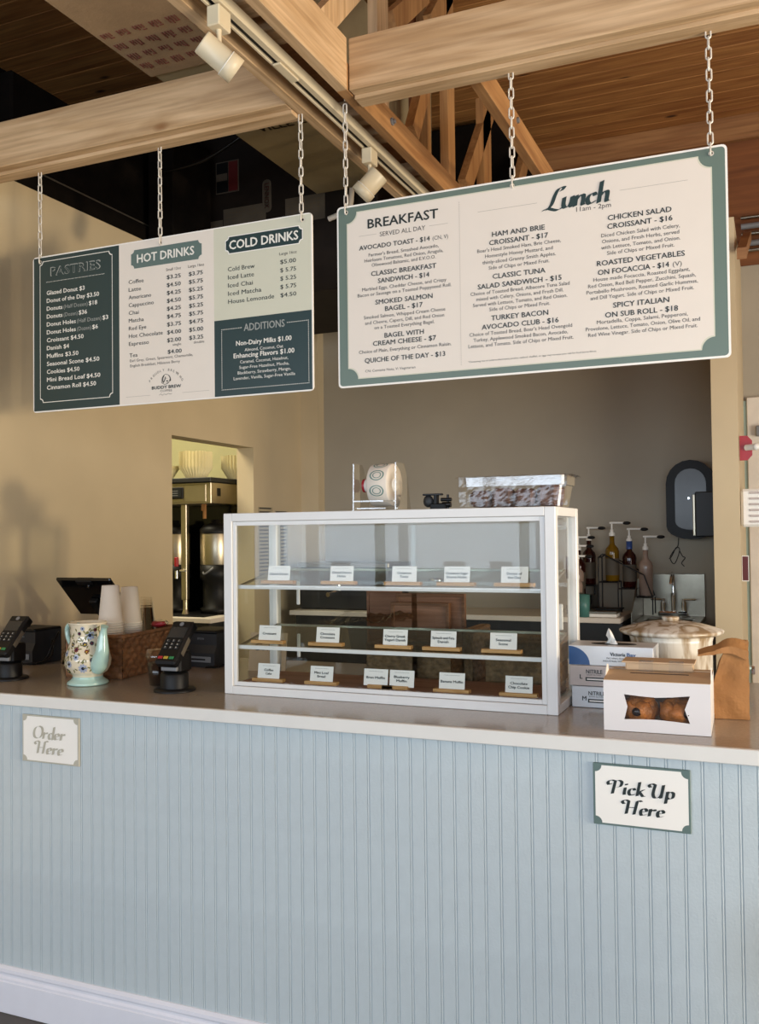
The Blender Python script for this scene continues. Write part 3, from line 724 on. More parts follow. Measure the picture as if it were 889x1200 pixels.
for i, (s, wd) in enumerate(rows):
    z = .4522-i*.03055
    if '|' in s:
        a, c_, d = s.split('|'); x = .0695; x += text(W2, a, x, z, .0155, len(a)*.0128, y=Y2, bold=.028)+.006
        x += text(G, c_, x, z, .0145, len(c_)*.0096, y=Y2, bold=.007)+.006; text(W2, d, x, z, .0155, len(d)*.0130, y=Y2, bold=.028)
    else: text(W2, s, .0695, z, .0155, wd, y=Y2, bold=.028)
# hot drinks
poly(BD, notched(.4700, .7785, .5035, .5720, .014), Y2)
b2 = MB(); poly(b2, notched(.4700, .7785, .5035, .5720, .014), Y2-.0001); obj('hot_drinks_badge', b2, 'pgrey2', t)
text(W2, 'HOT DRINKS', .498, .5225, .030, .249, y=-.0024, bold=.032)
text(Tn, 'Small 12oz', .6255, .477, .010, .064, y=Y2); text(Tn, 'Large 16oz', .7208, .477, .010, .068, y=Y2)
hot = [('Coffee', '3.25', '3.75'), ('Latte', '4.50', '5.75'), ('Americano', '4.25', '5.25'), ('Cappuccino', '4.50', '5.75'), ('Chai', '4.25', '5.25'), ('Matcha', '4.75', '5.75'), ('Red Eye', '3.75', '4.75'), ('Hot Chocolate', '4.00', '5.00'), ('Espresso', '2.00', '3.25')]
for i, (a, p, q) in enumerate(hot):
    z = .4492-i*.0287
    text(B, a, .4583, z, .0140, len(a)*.0112 if a != 'Hot Chocolate' else .151, y=Y2, bold=.008)
    text(B, '$'+p, .6285, z-.002+.0006*i*0, .0140, .060, y=Y2, bold=.012); text(B, '$'+q, .7238, z-.002, .0140, .059, y=Y2, bold=.012)
text(Tn, 'single', .652, .2025, .009, .037, y=Y2); text(Tn, 'double', .742, .2025, .009, .045, y=Y2)
text(B, 'Tea', .4605, .1770, .014, .036, y=Y2, bold=.008); text(B, '$4.00', .6307, .1755, .014, .060, y=Y2, bold=.012)
text(Tn, 'Earl Grey, Green, Spearmint, Chamomile,', .4622, .1590, .0098, .276, y=Y2); text(Tn, 'English Breakfast, Hibiscus Berry', .4632, .1402, .0098, .22, y=Y2)
s = 'PROUDLY BREWING'
for i, ch in enumerate(s):
    if ch == ' ': continue
    a = math.radians(58-116*i/(len(s)-1)); text(Tn, ch, .6225-.079*math.sin(a)-.003, .0355+.079*math.cos(a), .0085, None, y=Y2, rot=a*.75)
text(B, 'BUDDY BREW', .5600, .0505, .0110, .127, y=Y2, bold=.03); text(Tn, 'COFFEE', .6225, .039, .0075, .052, 'c', y=Y2)
# round dog head emblem above the name
def stroke(mb, pts, wd, y, k=5):
    P = spline([(p[0], p[1], 0) for p in pts], k)
    for i in range(len(P)-1):
        d = (P[i+1]-P[i]).normalized(); n = Vector((-d.y, d.x, 0))*wd/2
        q = [P[i]-n, P[i+1]-n, P[i+1]+n, P[i]+n]; mb.quad(*[(v.x, y, v.y) for v in q])
cx, cz = .622, .083
for pts, wd in (([(-.019, -.010), (-.017, .006), (-.006, .018), (.008, .017), (.016, .008), (.017, -.004), (.008, -.014), (-.006, -.017), (-.019, -.010)], .0016),
                ([(-.008, .016), (-.014, .004), (-.012, -.010), (-.006, -.002), (-.002, .010)], .0035), ([(.012, .014), (.018, .006), (.020, -.006), (.015, -.002)], .003),
                ([(.002, .004), (.0035, .003)], .003), ([(.001, -.006), (.006, -.005), (.009, -.008)], .004), ([(.000, -.011), (.005, -.013), (.010, -.011)], .0012)):
    stroke(B, [(cx+p[0], cz+p[1]) for p in pts], wd, Y2)
stroke(Tn, [(.592, .028), (.600, .032), (.606, .027), (.614, .031), (.622, .028), (.632, .032), (.640, .029), (.648, .031)], .0012, Y2)
rect(Rr, .4437, .5526, .0300, .0313, Y2); rect(Rr, .6925, .8071, .0300, .0313, Y2)
# cold drinks
b2 = MB(); poly(b2, notched(.8770, 1.1850, .5035, .5670, .013), Y2); obj('cold_drinks_badge_rim', b2, 'edge', t)
b2 = MB(); poly(b2, notched(.8800, 1.1820, .5065, .5640, .013), Y2-.0004); obj('cold_drinks_badge', b2, 'pdark', t)
text(W2, 'COLD DRINKS', .8950, .5195, .030, .272, y=-.0024, bold=.032)
text(Tn, 'Large 16oz', 1.0939, .4735, .010, .067, y=Y2)
for i, (a, w_, p) in enumerate((('Cold Brew', .108, '$5.00'), ('Iced Latte', .105, '$ 5.75'), ('Iced Chai', .100, '$ 5.25'), ('Iced Matcha', .134, '$ 5.75'), ('House Lemonade', .184, '$4.50'))):
    z = .4432-i*.0286; text(B, a, .8877, z, .0150, w_, y=Y2, bold=.004); text(B, p, 1.0968, z, .0140, .061, y=Y2, bold=.008)
text(G, 'ADDITIONS', .9505, .2272, .0245, .161, y=Y2, bold=.02)
for a in ((.8595, .240, .940, .240, 16), (1.122, .240, 1.2030, .240, 16), (.8595, .0275, 1.203, .0275, 64), (.8595, .034, .8595, .234, 38), (1.203, .034, 1.203, .234, 38)): dots(W2, a[0], a[1], a[2], a[3], a[4], .0013, Y2)
text(W2, 'Non-Dairy Milks $1.00', 1.0282, .1785, .0160, .219, 'c', y=Y2, bold=.028); text(W2, 'Enhancing Flavors $1.00', 1.0282, .1350, .0160, .240, 'c', y=Y2, bold=.028)
for s, z, w_ in (('Almond, Coconut, Oat', .1560, .152), ('Caramel, Coconut, Hazelnut,', .1150, .19), ('Sugar-Free Hazelnut, Mocha,', .0960, .197), ('Blackberry, Strawberry, Mango,', .0772, .21), ('Lavender, Vanilla, Sugar-Free Vanilla', .0585, .243)): text(W2, s, 1.029, z, .0105, w_, 'c', y=Y2, bold=.004)
obj('white_lettering', W2, 'inkw', t); obj('grey_lettering', G, 'inkg', t); obj('heading_inlay', BD, 'pdark', t); obj('black_lettering', B, 'ink', t); obj('fine_lettering', Tn, 'ink2', t); obj('rules', Rr, 'rule', t)
grommets(t, (.038, .602, 1.186))

# chains: stadium-shaped wire links, alternately turned
def link_mesh(L=.041, Wd=.019, r=.0026):
    pts = []; h = L/2-Wd/2; q = Wd/2-r
    for i in range(7): a = PI*i/6; pts.append((q*math.cos(a), 0, h+q*math.sin(a)))
    for i in range(7): a = PI+PI*i/6; pts.append((q*math.cos(a), 0, -h+q*math.sin(a)))
    return MB().tube(pts, r, 6, closed=True)
lk = None
for x, nm in ((-2.602, 'leftmost chain, holding the pastries end of the drinks board'), (-2.039, 'middle chain of the drinks board, above the hot drinks heading'), (-1.460, 'right chain of the drinks board, above the cold drinks heading'),
              (-1.293, 'left chain of the breakfast board, beside the spotlight'), (-.727, 'middle chain of the lunch board, above the dotted line side'), (-.152, 'rightmost chain, at the corner of the lunch board')):
    t = thing('chain', nm, 'chain', (x, SY-.003, SZ+.583), 0, 'chains holding the menu boards')
    t['label'] = 'galvanised '+nm
    z = .012; k = 0
    while SZ+.583+z < 2.985:
        if lk is None: lk = obj('link', link_mesh(), 'chain', t); o = lk
        else: o = lk.copy(); COL.objects.link(o); o.parent = t
        o.location = (0, 0, z); o.rotation_euler = (0, 0, (0 if k % 2 else PI/2)+random.uniform(-.25, .25)); z += .0305; k += 1
    obj('screw_eye', MB().cyl((0, 0, .375), (0, 0, .392), .003, n=8), 'chain', t)

# ================================================================ DISPLAY CASE
X0, X1, Y0, Y1_, Z0, Z1 = -1.643, -.564, 2.553, 2.872, CT+.0005, 1.622
t = thing('display_case', 'white framed glass pastry display case with empty shelves and name cards', 'display case', ((X0+X1)/2, (Y0+Y1_)/2, Z0))
fr = .031; ft = .026; dp = .03
b = MB()
for xx in (X0, X1-fr):
    for yy in (Y0, Y1_-dp): b.box(xx, xx+fr, yy, yy+dp, Z0, Z1, .002)
for zz, hh in ((Z0, .026), (Z1-ft, ft)):
    b.box(X0+fr, X1-fr, Y0, Y0+dp, zz, zz+hh, .0015); b.box(X0+fr, X1-fr, Y1_-dp, Y1_, zz, zz+hh, .0015)
    for xx in (X0, X1-fr): b.box(xx, xx+fr, Y0+dp, Y1_-dp, zz, zz+hh, .0015)
obj('frame', b, 'white', t, True)
b = MB(); i0, i1 = X0+fr+.001, X1-fr-.001
b.box(i0, i0+.012, Y0+.006, Y0+.016, Z0+.027, Z1-ft-.001, .001); b.box(i1-.014, i1, Y0+.006, Y0+.016, Z0+.027, Z1-ft-.001, .001)
b.box(i0+.012, i1-.014, Y0+.006, Y0+.016, Z1-ft-.014, Z1-ft-.001, .001); b.box(i0+.012, i1-.014, Y0+.006, Y0+.016, Z0+.027, Z0+.040, .001)
obj('inner_frame', b, 'white', t, True)
obj('front_pane', MB().box(i0+.012, i1-.014, Y0+.009, Y0+.013, Z0+.040, Z1-ft-.014), 'glass', t, True)
obj('back_pane', MB().box(i0, (i0+i1)/2+.01, Y1_-.020, Y1_-.016, Z0+.028, Z1-ft-.002), 'glass', t, True)
obj('back_pane', MB().box((i0+i1)/2-.01, i1, Y1_-.012, Y1_-.008, Z0+.028, Z1-ft-.002), 'glass', t, True)
for xx in (X0+.013, X1-.017): obj('side_pane', MB().box(xx, xx+.004, Y0+dp+.001, Y1_-dp-.001, Z0+.027, Z1-ft-.001), 'glass', t, True)
obj('top_pane', MB().box(X0+fr+.001, X1-fr-.001, Y0+dp+.001, Y1_-dp-.001, Z1-.012, Z1-.006), 'glass', t, True)
for zz in (1.389, 1.196):
    # shelf panes rise a little toward the back, as in the photograph
    b = MB(); b.prism([(Y0+.035, zz-.006), (Y0+.035, zz), (Y1_-.035, zz+.046), (Y1_-.035, zz+.040)], 'x', i0+.008, i1-.008); obj('shelf_pane', b, 'gshelf', t, True)
    obj('shelf_front_edge', MB().box(i0+.006, i1-.006, Y0+.024, Y0+.0345, zz-.0105, zz+.002, .001), 'white', t, True)
    obj('shelf_back_edge', MB().box(i0+.006, i1-.006, Y1_-.0345, Y1_-.030, zz+.038, zz+.047, .001), 'steel', t, True)
    for xx in (i0+.002, i1-.006):
        b = MB(); b.prism([(Y0+.035, zz-.008), (Y0+.035, zz+.001), (Y1_-.035, zz+.047), (Y1_-.035, zz+.039)], 'x', xx, xx+.004); obj('shelf_side_edge', b, 'steel', t, True)
    for xx in (i0+.11, i1-.05): pass
obj('case_floor', MB().box(i0, i1, Y0+dp, Y1_-dp, Z0+.027, Z0+.034), 'traywood', t, True)
for xx, zz in ((X1-.055, 1.29), (X0+.115, 1.35), (X0+.115, 1.17)):
    obj('shelf_bracket', MB().box(xx, xx+.012, Y1_-.042, Y1_-.036, zz-.04, zz+.04, .002).cyl((xx+.006, Y1_-.045, zz+.025), (xx+.006, Y1_-.040, zz+.025), .004, n=8), 'white', t, True)

# name cards on bamboo stands
def card(label, xs, z, lines, w=.080, h=.050, sw=None, hand=False, y=None, so=0):
    y = Y0+.066 if y is None else y
    sw = sw or .118; t = thing('name_card', label, 'sign', (xs, y, z), 0, 'name cards in the pastry case')
    obj('stand', MB().box(-sw/2+so, sw/2+so, -.012, .012, 0.0005, .0115, .001), 'bamboo', t)
    b = MB(); b.prism([(-.003, .008), (-.0022, .008), (.0058, .008+h), (.005, .008+h)], 'x', -w/2, w/2); obj('card', b, 'paper', t)
    b = MB(); n = len(lines)
    for i, s in enumerate(lines):
        zz = h*.5+.008+(n-1)*.0055-i*.0112-.004; yy = -.0035+(zz-.008)*.16-.0003
        text(b, s, 0, zz, .0072, min(w*.86, len(s)*.0056), 'c', y=yy, bold=.02, shear=.25 if hand else 0)
    rect(b, -w*.3, w*.3, .008+h-.0075, .008+h-.0070, -.0035+(h-.008)*.16); obj('lettering', b, 'ink', t)
for lb, xx, ln, so in (('Glazed Donut', -1.477, ['Glazed Donut'], -.002), ('Glazed Donut Holes', -1.253, ['Glazed Donut', 'Holes'], -.01), ('Cinnamon Twist', -1.043, ['Cinnamon', 'Twist'], -.004), ('Cinnamon Sugar Donut Holes', -.875, ['Cinnamon Sugar', 'Donut Holes'], -.002), ('Donut of the Day', -.700, ['Donut of', 'the Day'], 0)):
    card('name card reading %s on the top shelf of the case' % lb, xx, 1.3935, ln, so=so)
for lb, xx, ln in (('Croissant', -1.513, ['Croissant']), ('Chocolate Croissant', -1.304, ['Chocolate', 'Croissant']), ('Cherry Greek Yogurt Danish', -1.075, ['Cherry Greek', 'Yogurt Danish']), ('Spinach and Feta Danish', -.920, ['Spinach and Feta', 'Danish']), ('Seasonal Scone', -.736, ['Seasonal', 'Scone'])):
    card('name card reading %s on the middle shelf of the case' % lb, xx, 1.2005, ln, so=-.005)
for lb, xx, ln, hd in (('Coffee Cake in handwriting', -1.518, ['Coffee', 'Cake'], True), ('Mini Loaf Bread', -1.327, ['Mini Loaf', 'Bread'], False), ('Bran Muffin', -1.141, ['Bran Muffin'], False), ('Blueberry Muffin', -1.055, ['Blueberry', 'Muffin'], False), ('Banana Muffin', -.895, ['Banana Muffin'], False), ('Chocolate Chip Cookie', -.692, ['Chocolate', 'Chip Cookie'], False)):
    card('name card reading %s on the case floor' % lb, xx, Z0+.034, ln, hand=hd, sw=.085 if 'muffin' in lb.lower() and 'Ban' not in lb else .112, so=(.018 if lb.startswith('Bran') else -.02 if lb.startswith('Blue') else 0))

# ---------- on top of the case
t = thing('sticker_dispenser', 'clear acrylic dispenser with a roll of printed stickers, on the case', 'dispenser', (-1.14, 2.72, Z1))
b = MB()
for xx in (-.094, .050):
    b.prism([(-.055, .0005), (.075, .0005), (.045, .11), (.015, .152), (-.05, .152)], 'x', xx, xx+.004)
b.box(-.09, .05, -.03, .055, .008, .012); b.box(-.09, .05, -.055, -.051, .03, .034)
obj('acrylic_frame', b, 'acrylic', t)
b = MB(); cz = .084
b.lathe([(.022, 0), (.066, 0), (.068, .004), (.068, .066), (.066, .07), (.022, .07), (.022, 0)], (-.042, 0, cz), 32, Matrix.Rotation(PI/2, 3, 'Y'), cap=False); obj('sticker_roll', b, 'cupp', t)
b = MB(); b.lathe([(.019, -.028), (.021, -.028), (.021, .075), (.019, .075)], (-.042, 0, cz), 20, Matrix.Rotation(PI/2, 3, 'Y')); obj('core', b, 'paper', t)
b = MB(); b.lathe([(.0215, -.036), (.0215, -.028)], (-.042, 0, cz), 20, Matrix.Rotation(PI/2, 3, 'Y')); obj('core_end', b, 'red', t)
b = MB()
for a0 in (2.7, 3.45, 2.0):
    for k0, k1 in ((1.0, .86), (.6, .5)):
        for i in range(24):
            q = []
            for kk, j in ((k0, i), (k0, i+1), (k1, i+1), (k1, i)):
                u = .024*kk*math.cos(2*PI*j/24); v = .018*kk*math.sin(2*PI*j/24)
                a = a0+v/.068; q.append((-.042+.035+u, .0686*math.cos(a), cz+.0686*math.sin(a-0)*1))
            b.quad(*q)
obj('printed_rings', b, 'tealcup', t)
b = MB(); b.grid(lambda u, v: (-.035+u*.06, -.045-.012*v, .03-.028*v+.006*math.sin(3*v)), 2, 6); obj('loose_end', b, 'film', t)
t = thing('tape_gun', 'small black clamp tool lying behind the top edge of the case', 'tool', (-1.0, 2.80, Z1))
obj('body', MB().box(-.02, .035, -.012, .012, .001, .025, .004).box(-.008, .006, -.01, .01, .02, .055, .003), 'black', t)
obj('jaw', MB().box(-.045, .02, -.01, .01, .050, .056, .002).ball((-.028, 0, .032), .018, .008, .02, 12, 8), 'dgrey', t)
obj('screw', MB().cyl((.038, 0, .002), (.038, 0, .052), .004, n=8).cyl((.015, 0, .036), (.05, 0, .036), .006, n=8).cyl((.02, 0, .02), (.048, 0, .02), .009, n=10), 'blackm', t)
t = thing('food_pan', 'clear plastic food pan of brown baked goods under plastic wrap, on the case', 'pan', (-.706, 2.70, Z1+.001), .03)
def panloop(z, hw, hd, r=.02, n=4): return [(p[0], p[1], z) for p in rounded(-hw, hw, -hd, hd, r, n)]
b = MB(); lv = [panloop(.001, .140, .070), panloop(.062, .150, .078), panloop(.063, .156, .083), panloop(.090, .157, .084), panloop(.0925, .172, .098, .024), panloop(.0895, .173, .099, .024)]
m = len(lv[0]); vs = [p for l in lv for p in l]
b.add(vs, [(k*m+i, k*m+(i+1) % m, (k+1)*m+(i+1) % m, (k+1)*m+i) for k in range(len(lv)-1) for i in range(m)], False); b.add(lv[0], [tuple(range(m))[::-1]])
obj('pan', b, 'cupclear', t)
b = MB()
for i in range(4):
    for j in range(2): b.box(-.134+i*.067, -.071+i*.067, -.066+j*.067, -.003+j*.067, .004, .050+.02*random.random(), .012)
t2 = obj('baked_goods', b, 'brownie', t)
b = MB(); b.grid(lambda u, v: ((u-.5)*.318, -.082-.0012*(1-v)-.004*abs(noise.noise(Vector((u*14, v*6, 3)))), .004+.088*v), 40, 12, False)
b.grid(lambda u, v: ((u-.5)*.318, (v-.5)*.17, .088+.012*noise.noise(Vector((u*9, v*6, 1)))), 30, 14, False); obj('plastic_wrap', b, 'film', t)

# ================================================================ ON THE COUNTER, LEFT TO RIGHT
def xf(b, m):
    b.v = [tuple(m @ Vector(v)) for v in b.v]; return b
def terminal(label, loc, rz, flip=False):
    t = thing('card_terminal', label, 'card reader', loc, rz, 'card terminals on swivel stands')
    obj('base_plate', MB().lathe([(.068, .0005), (.068, .006), (.06, .010), (.0, .0105)], n=32), 'black', t)
    obj('pedestal', MB().lathe([(.046, .0105), (.046, .055), (.042, .060), (.0, .061)], n=28), 'black', t)
    obj('housing', MB().box(-.036, .036, -.02, .05, .061, .128, .006), 'black', t)
    m = Matrix.Translation((0, -.012, .128)) @ Matrix.Rotation(math.radians(-43), 4, 'X')
    o = obj('reader', xf(MB().box(-.041, .041, -.016, .016, -.055, .118, .007).box(-.041, .041, -.012, .022, .085, .118, .007), m), 'black', t)
    obj('screen', xf(MB().box(-.031, .031, -.0172, -.0155, .045, .088), m), 'screen', o)
    for r in range(4):
        for c_ in range(3):
            b = xf(MB().box(-.028+c_*.021, -.014+c_*.021, -.0185, -.0155, .028-r*.014, .037-r*.014, .001), m)
            if r == 3: b = xf(MB().box(-.030+c_*.021, -.013+c_*.021, -.019, -.0155, -.040, -.030, .001), m)
            obj('key', b, ('dgrey' if r < 3 else ('red', 'yellow', 'green')[c_]), o)
    b = MB()
    for r in range(3):
        for c_ in range(3): text(b, str(r*3+c_+1), -.0235+c_*.021, .0295-r*.014, .006, None, y=-.0188)
    b.v = [tuple(m @ Vector(v)) for v in b.v]; obj('key_digits', b, 'inkw', o)
    obj('side_label', xf(MB().box(.0412, .0418, -.008, .010, -.01, .055), m), 'label', o)
    obj('contactless_mark', xf(MB().prism([(.008*math.cos(a), .101+.008*math.sin(a)) for a in [i*PI/6 for i in range(12)]], 'y', -.0172, -.0162), m), 'mgrey', o)
    obj('card_slot_plate', MB().box(-.030, .030, -.034, -.021, .068, .098, .002), 'mgrey', t)
    return t
terminal('black card terminal on a swivel stand between the coffee cup and the case', (-1.83, 2.545, CT+.001), .03)
terminal('black card terminal cut off by the left edge of the picture', (-2.555, 2.555, CT+.001), .03)
def printer(label, loc, rz, sc=1):
    t = thing('receipt_printer', label, 'printer', loc, rz, 'black receipt printers')
    obj('body', MB().prism([(-.075, .0), (-.075, .055), (-.060, .085), (-.060, .13), (.08, .135), (.08, 0)], 'x', -.075, .075), 'dgrey', t)
    obj('cover', MB().box(-.077, .077, -.066, .082, .128, .142, .005), 'black', t)
    obj('paper_slot', MB().box(-.060, .060, -.079, -.0755, .020, .042, .001), 'mgrey', t)
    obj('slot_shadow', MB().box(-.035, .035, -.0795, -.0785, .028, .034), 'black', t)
    b = MB(); text(b, 'EPSON', 0, .105, .0075, .030, 'c', y=-.0605, bold=.02); obj('brand_lettering', b, 'mgrey', t)
    b = MB(); b.tube(spline([(.078, .05, .10), (.10, .04, .12), (.11, 0, .08), (.10, -.03, .02), (.085, -.06, .008), (.05, -.10, .006)], 6), .004, 6)
    b.tube(spline([(.078, .03, .06), (.095, .01, .09), (.12, -.02, .03), (.09, -.07, .006)], 6), .004, 6); obj('cable', b, 'blackm', t)
    return t
printer('black receipt printer against the left wall, beside the teapot', (-2.81, 2.94, CT+.001), -.05)
printer('black receipt printer in shadow below the doorway, behind the card terminal', (-2.06, 3.10, CT+.001), -.05)
t = thing('cable_bundle', 'tangle of black cables beside the left receipt printer', 'cable', (-2.62, 2.98, CT))
b = MB()
for i in range(9):
    a = i*.7; b.tube(spline([(-2.66+.012*i, 3.0, CT+.008), (-2.66+.014*i, 2.98+.02*math.sin(a), CT+.09), (-2.655+.013*i, 2.96, CT+.14+.02*math.sin(a*1.7)), (-2.63+.009*i, 2.93, CT+.05), (-2.62+.01*i, 2.90, CT+.006)], 4), .004, 6)
obj('wires', b, 'blackm', t, True)
# teapot
t = thing('teapot', 'ivory floral pitcher with mint green spout, handle and foot', 'pitcher', (-2.205, 2.565, CT+.001), -.18)
def prof_r(z):
    P = [(.024, .050), (.032, .052), (.045, .068), (.065, .077), (.085, .079), (.108, .074), (.130, .065), (.150, .059), (.17, .0575), (.19, .060), (.208, .064)]
    for (a, r0), (c_, r1) in zip(P, P[1:]):
        if a <= z <= c_:
            k = (z-a)/(c_-a); return r0+(r1-r0)*(3*k*k-2*k**3)*.5+(r1-r0)*k*.5
    return P[-1][1] if z > .2 else P[0][1]
b = MB(); pr = [(prof_r(.024+.184*i/36), .024+.184*i/36) for i in range(37)]
pr += [(.0655, .2095), (.065, .213), (.062, .214), (.059, .21), (.05, .17), (.045, .10), (0, .09)]; b.lathe(pr, n=48, cap=False); obj('body', b, 'ivoryc', t)
obj('foot', MB().lathe([(.0, .0), (.068, .0), (.071, .004), (.068, .010), (.055, .018), (.0505, .024), (.052, .028), (.0, .028)], n=40), 'tealc', t)
sp = spline([(.060, -.010, .060), (.076, -.015, .075), (.094, -.018, .110), (.099, -.019, .150), (.104, -.020, .180), (.113, -.022, .205)], 6)
n = len(sp); rr = [.030-.004*abs(i/n-.2)*5 if i < n*.35 else max(.0105, .027-.022*(i/n-.3)*1.35) for i in range(n)]; rr[-1] = .014; rr[-2] = .012
obj('spout', MB().tube(sp, .02, 14, rr=rr), 'tealc', t)
obj('handle', MB().tube(spline([(-.056, .005, .200), (-.088, .006, .204), (-.116, .006, .190), (-.116, .006, .160), (-.098, .006, .130), (-.070, .004, .108)], 6), .0085, 10), 'tealc', t)
def on_pot(a, z, u, v, lift=.0007):
    zz = min(max(z+v, .025), .206); r = prof_r(zz)+lift; th = a+u/r; return (r*math.cos(th), r*math.sin(th), zz)
def blob(b, a, z, u, v, w, h, rot=0, lift=.0007, n=8):
    c_, s_ = math.cos(rot), math.sin(rot)
    b.add([on_pot(a, z, u+(w*math.cos(2*PI*i/n))*c_-(h*math.sin(2*PI*i/n))*s_, v+(w*math.cos(2*PI*i/n))*s_+(h*math.sin(2*PI*i/n))*c_, lift) for i in range(n)], [tuple(range(n))])
def flower(a, z, R, petal, centre, n=9):
    b = MB()
    for i in range(n): q = 2*PI*i/n; blob(b, a, z, R*.65*math.cos(q), R*.65*math.sin(q), R*.38, R*.22, q)
    b.mi = 1; blob(b, a, z, 0, 0, R*.36, R*.36, 0, .0011); obj('flower', b, [petal, centre], t)
A0 = -PI/2+.55
for a, z, R, p_, c_ in ((.45, .172, .017, 'blueg', 'navy'), (-.15, .178, .007, 'navy', 'wine'), (.18, .142, .009, 'navy', 'yellow'), (-.25, .125, .010, 'wine', 'navy'), (.28, .118, .008, 'wine', 'yellow'), (-.55, .14, .008, 'navy', 'yellow'),
                      (-.2, .100, .011, 'blueg', 'navy'), (.12, .062, .016, 'blueg', 'navy'), (-.55, .075, .012, 'blueg', 'navy'), (.55, .145, .008, 'navy', 'wine'), (.75, .19, .007, 'wine', 'navy'), (-.85, .11, .011, 'blueg', 'navy'), (-.75, .05, .009, 'navy', 'yellow'), (.05, .195, .008, 'blueg', 'navy'), (.5, .09, .008, 'navy', 'wine'), (-1.15, .09, .01, 'wine', 'yellow')):
    flower(A0+a, z, R, p_, c_)
b = MB(); random.seed(3)
for i in range(130):
    a = A0+random.uniform(-1.5, 1.3); z = random.uniform(.038, .20); q = random.uniform(0, PI); blob(b, a, z, 0, 0, .0062, .0023, q, .0009, 6)
tag(obj('leaf_sprigs', b, 'leaf', t), kind='stuff')
# tablet
t = thing('tablet', 'black tablet on a tilting stand, seen from behind', 'tablet', (-2.60, 3.12, CT+.001), 0)
m = Matrix.Translation((0, -.05, .262)) @ Matrix.Rotation(math.radians(44), 4, 'X')
obj('tablet_back', xf(MB().box(-.140, .140, -.008, .008, -.11, .11, .006), m), 'blackg', t)
obj('holder_clip', xf(MB().box(-.035, .045, -.014, .010, .083, .106, .003), m), 'black', t)
obj('camera_lens', xf(MB().cyl((.01, -.0085, .068), (.01, -.011, .068), .006, n=12), m), 'chrome', t)
obj('mount_arm', xf(MB().box(-.02, .02, -.03, -.008, -.09, .0, .004), m), 'black', t)
obj('stand_column', MB().box(-.022, .022, .0, .03, .008, .21, .005), 'black', t); obj('stand_base', MB().box(-.08, .08, -.06, .09, .0, .008, .003), 'black', t)
# wicker basket with cups
def weave_side(b, p0, p1, h, rows, cols, amp=.007):
    p0, p1 = Vector(p0), Vector(p1); d = p1-p0; nrm = Vector((d.y, -d.x, 0)).normalized(); L = d.length
    def fn(u, v):
        U_, V_ = u*cols, v*rows; row = int(min(V_, rows-.001)); s = math.sin(PI*(V_-row)); ww = math.sin(PI*U_+(row % 2)*PI)
        off = amp*(.45+.55*ww)*s+.0015*noise.noise(Vector((u*40, v*20, p0.x*9)))
        return p0+d*u+Vector((0, 0, v*h))+nrm*off
    b.grid(fn, cols*4, rows*4)
def basket(name, label, loc, rz, lx, ly, h, rows, mat, cat='basket', group=None):
    t = thing(name, label, cat, loc, rz, group)
    b = MB(); x, y = lx/2, ly/2
    for p, q in (((-x, -y), (x, -y)), ((x, -y), (x, y)), ((x, y), (-x, y)), ((-x, y), (-x, -y))):
        L = math.hypot(q[0]-p[0], q[1]-p[1]); weave_side(b, (p[0], p[1], .002), (q[0], q[1], .002), h, rows, max(4, int(L/.024)))
    obj('woven_wall', b, mat, t)
    obj('bottom', MB().box(-x+.002, x-.002, -y+.002, y-.002, .0, .006), mat, t)
    b = MB(); b.tube([(p[0], p[1], h+.004) for p in rounded(-x, x, -y, y, .012, 3)], .008, 8, closed=True); obj('rim', b, mat, t)
    b = MB(); b.box(-x+.001, x-.001, -y+.001, y-.001, .008, .010); obj('liner', b, mat, t); return t
basket('wicker_basket', 'dark brown wicker basket holding the upturned cup stacks', (-2.285, 2.865, CT+.001), .10, .235, .40, .146, 7, 'wicker')
def cup_stack(name, label, loc, n, mat, r0=.031, r1=.044, h=.105, step=.009, clear=False, zb=0):
    t = thing(name, label, 'cups', loc)
    for i in range(n):
        z = i*step; b = MB()
        b.lathe([(r1+.0025, z), (r1+.0035, z+.002), (r1+.0025, z+.0045), (r1, z+.005), (r0, z+h), (r0-.003, z+h), (r0-.005, z+h-.004)]+([] if clear else [(0, z+h-.004)]), n=26, cap=False)
        obj('cup', b, mat, t)
    return t
cup_stack('paper_cup_stack', 'taller stack of upturned white paper cups, on the left in the basket', (-2.285, 2.782, CT+.014), 21, 'cupp', h=.138, step=.0088)
cup_stack('paper_cup_stack', 'stack of upturned white paper cups, second in the basket', (-2.295, 2.905, CT+.014), 20, 'cupp', h=.138, step=.0086)
cup_stack('clear_cup_stack', 'stack of upturned clear plastic cups at the far end of the basket', (-2.300, 3.012, CT+.014), 11, 'cupclear', r0=.026, r1=.043, h=.15, step=.0105, clear=True)
t = thing('snack_bag', 'small red and clear snack bag at the far corner of the basket', 'bag', (-2.225, 2.99, CT+.154))
obj('bag', MB().ball((0, 0, .012), .030, .022, .012, 14, 8, .5, 4), 'red', t); obj('wrapper', MB().ball((0.01, -.004, .016), .036, .026, .013, 14, 8, .6, 9), 'film', t)
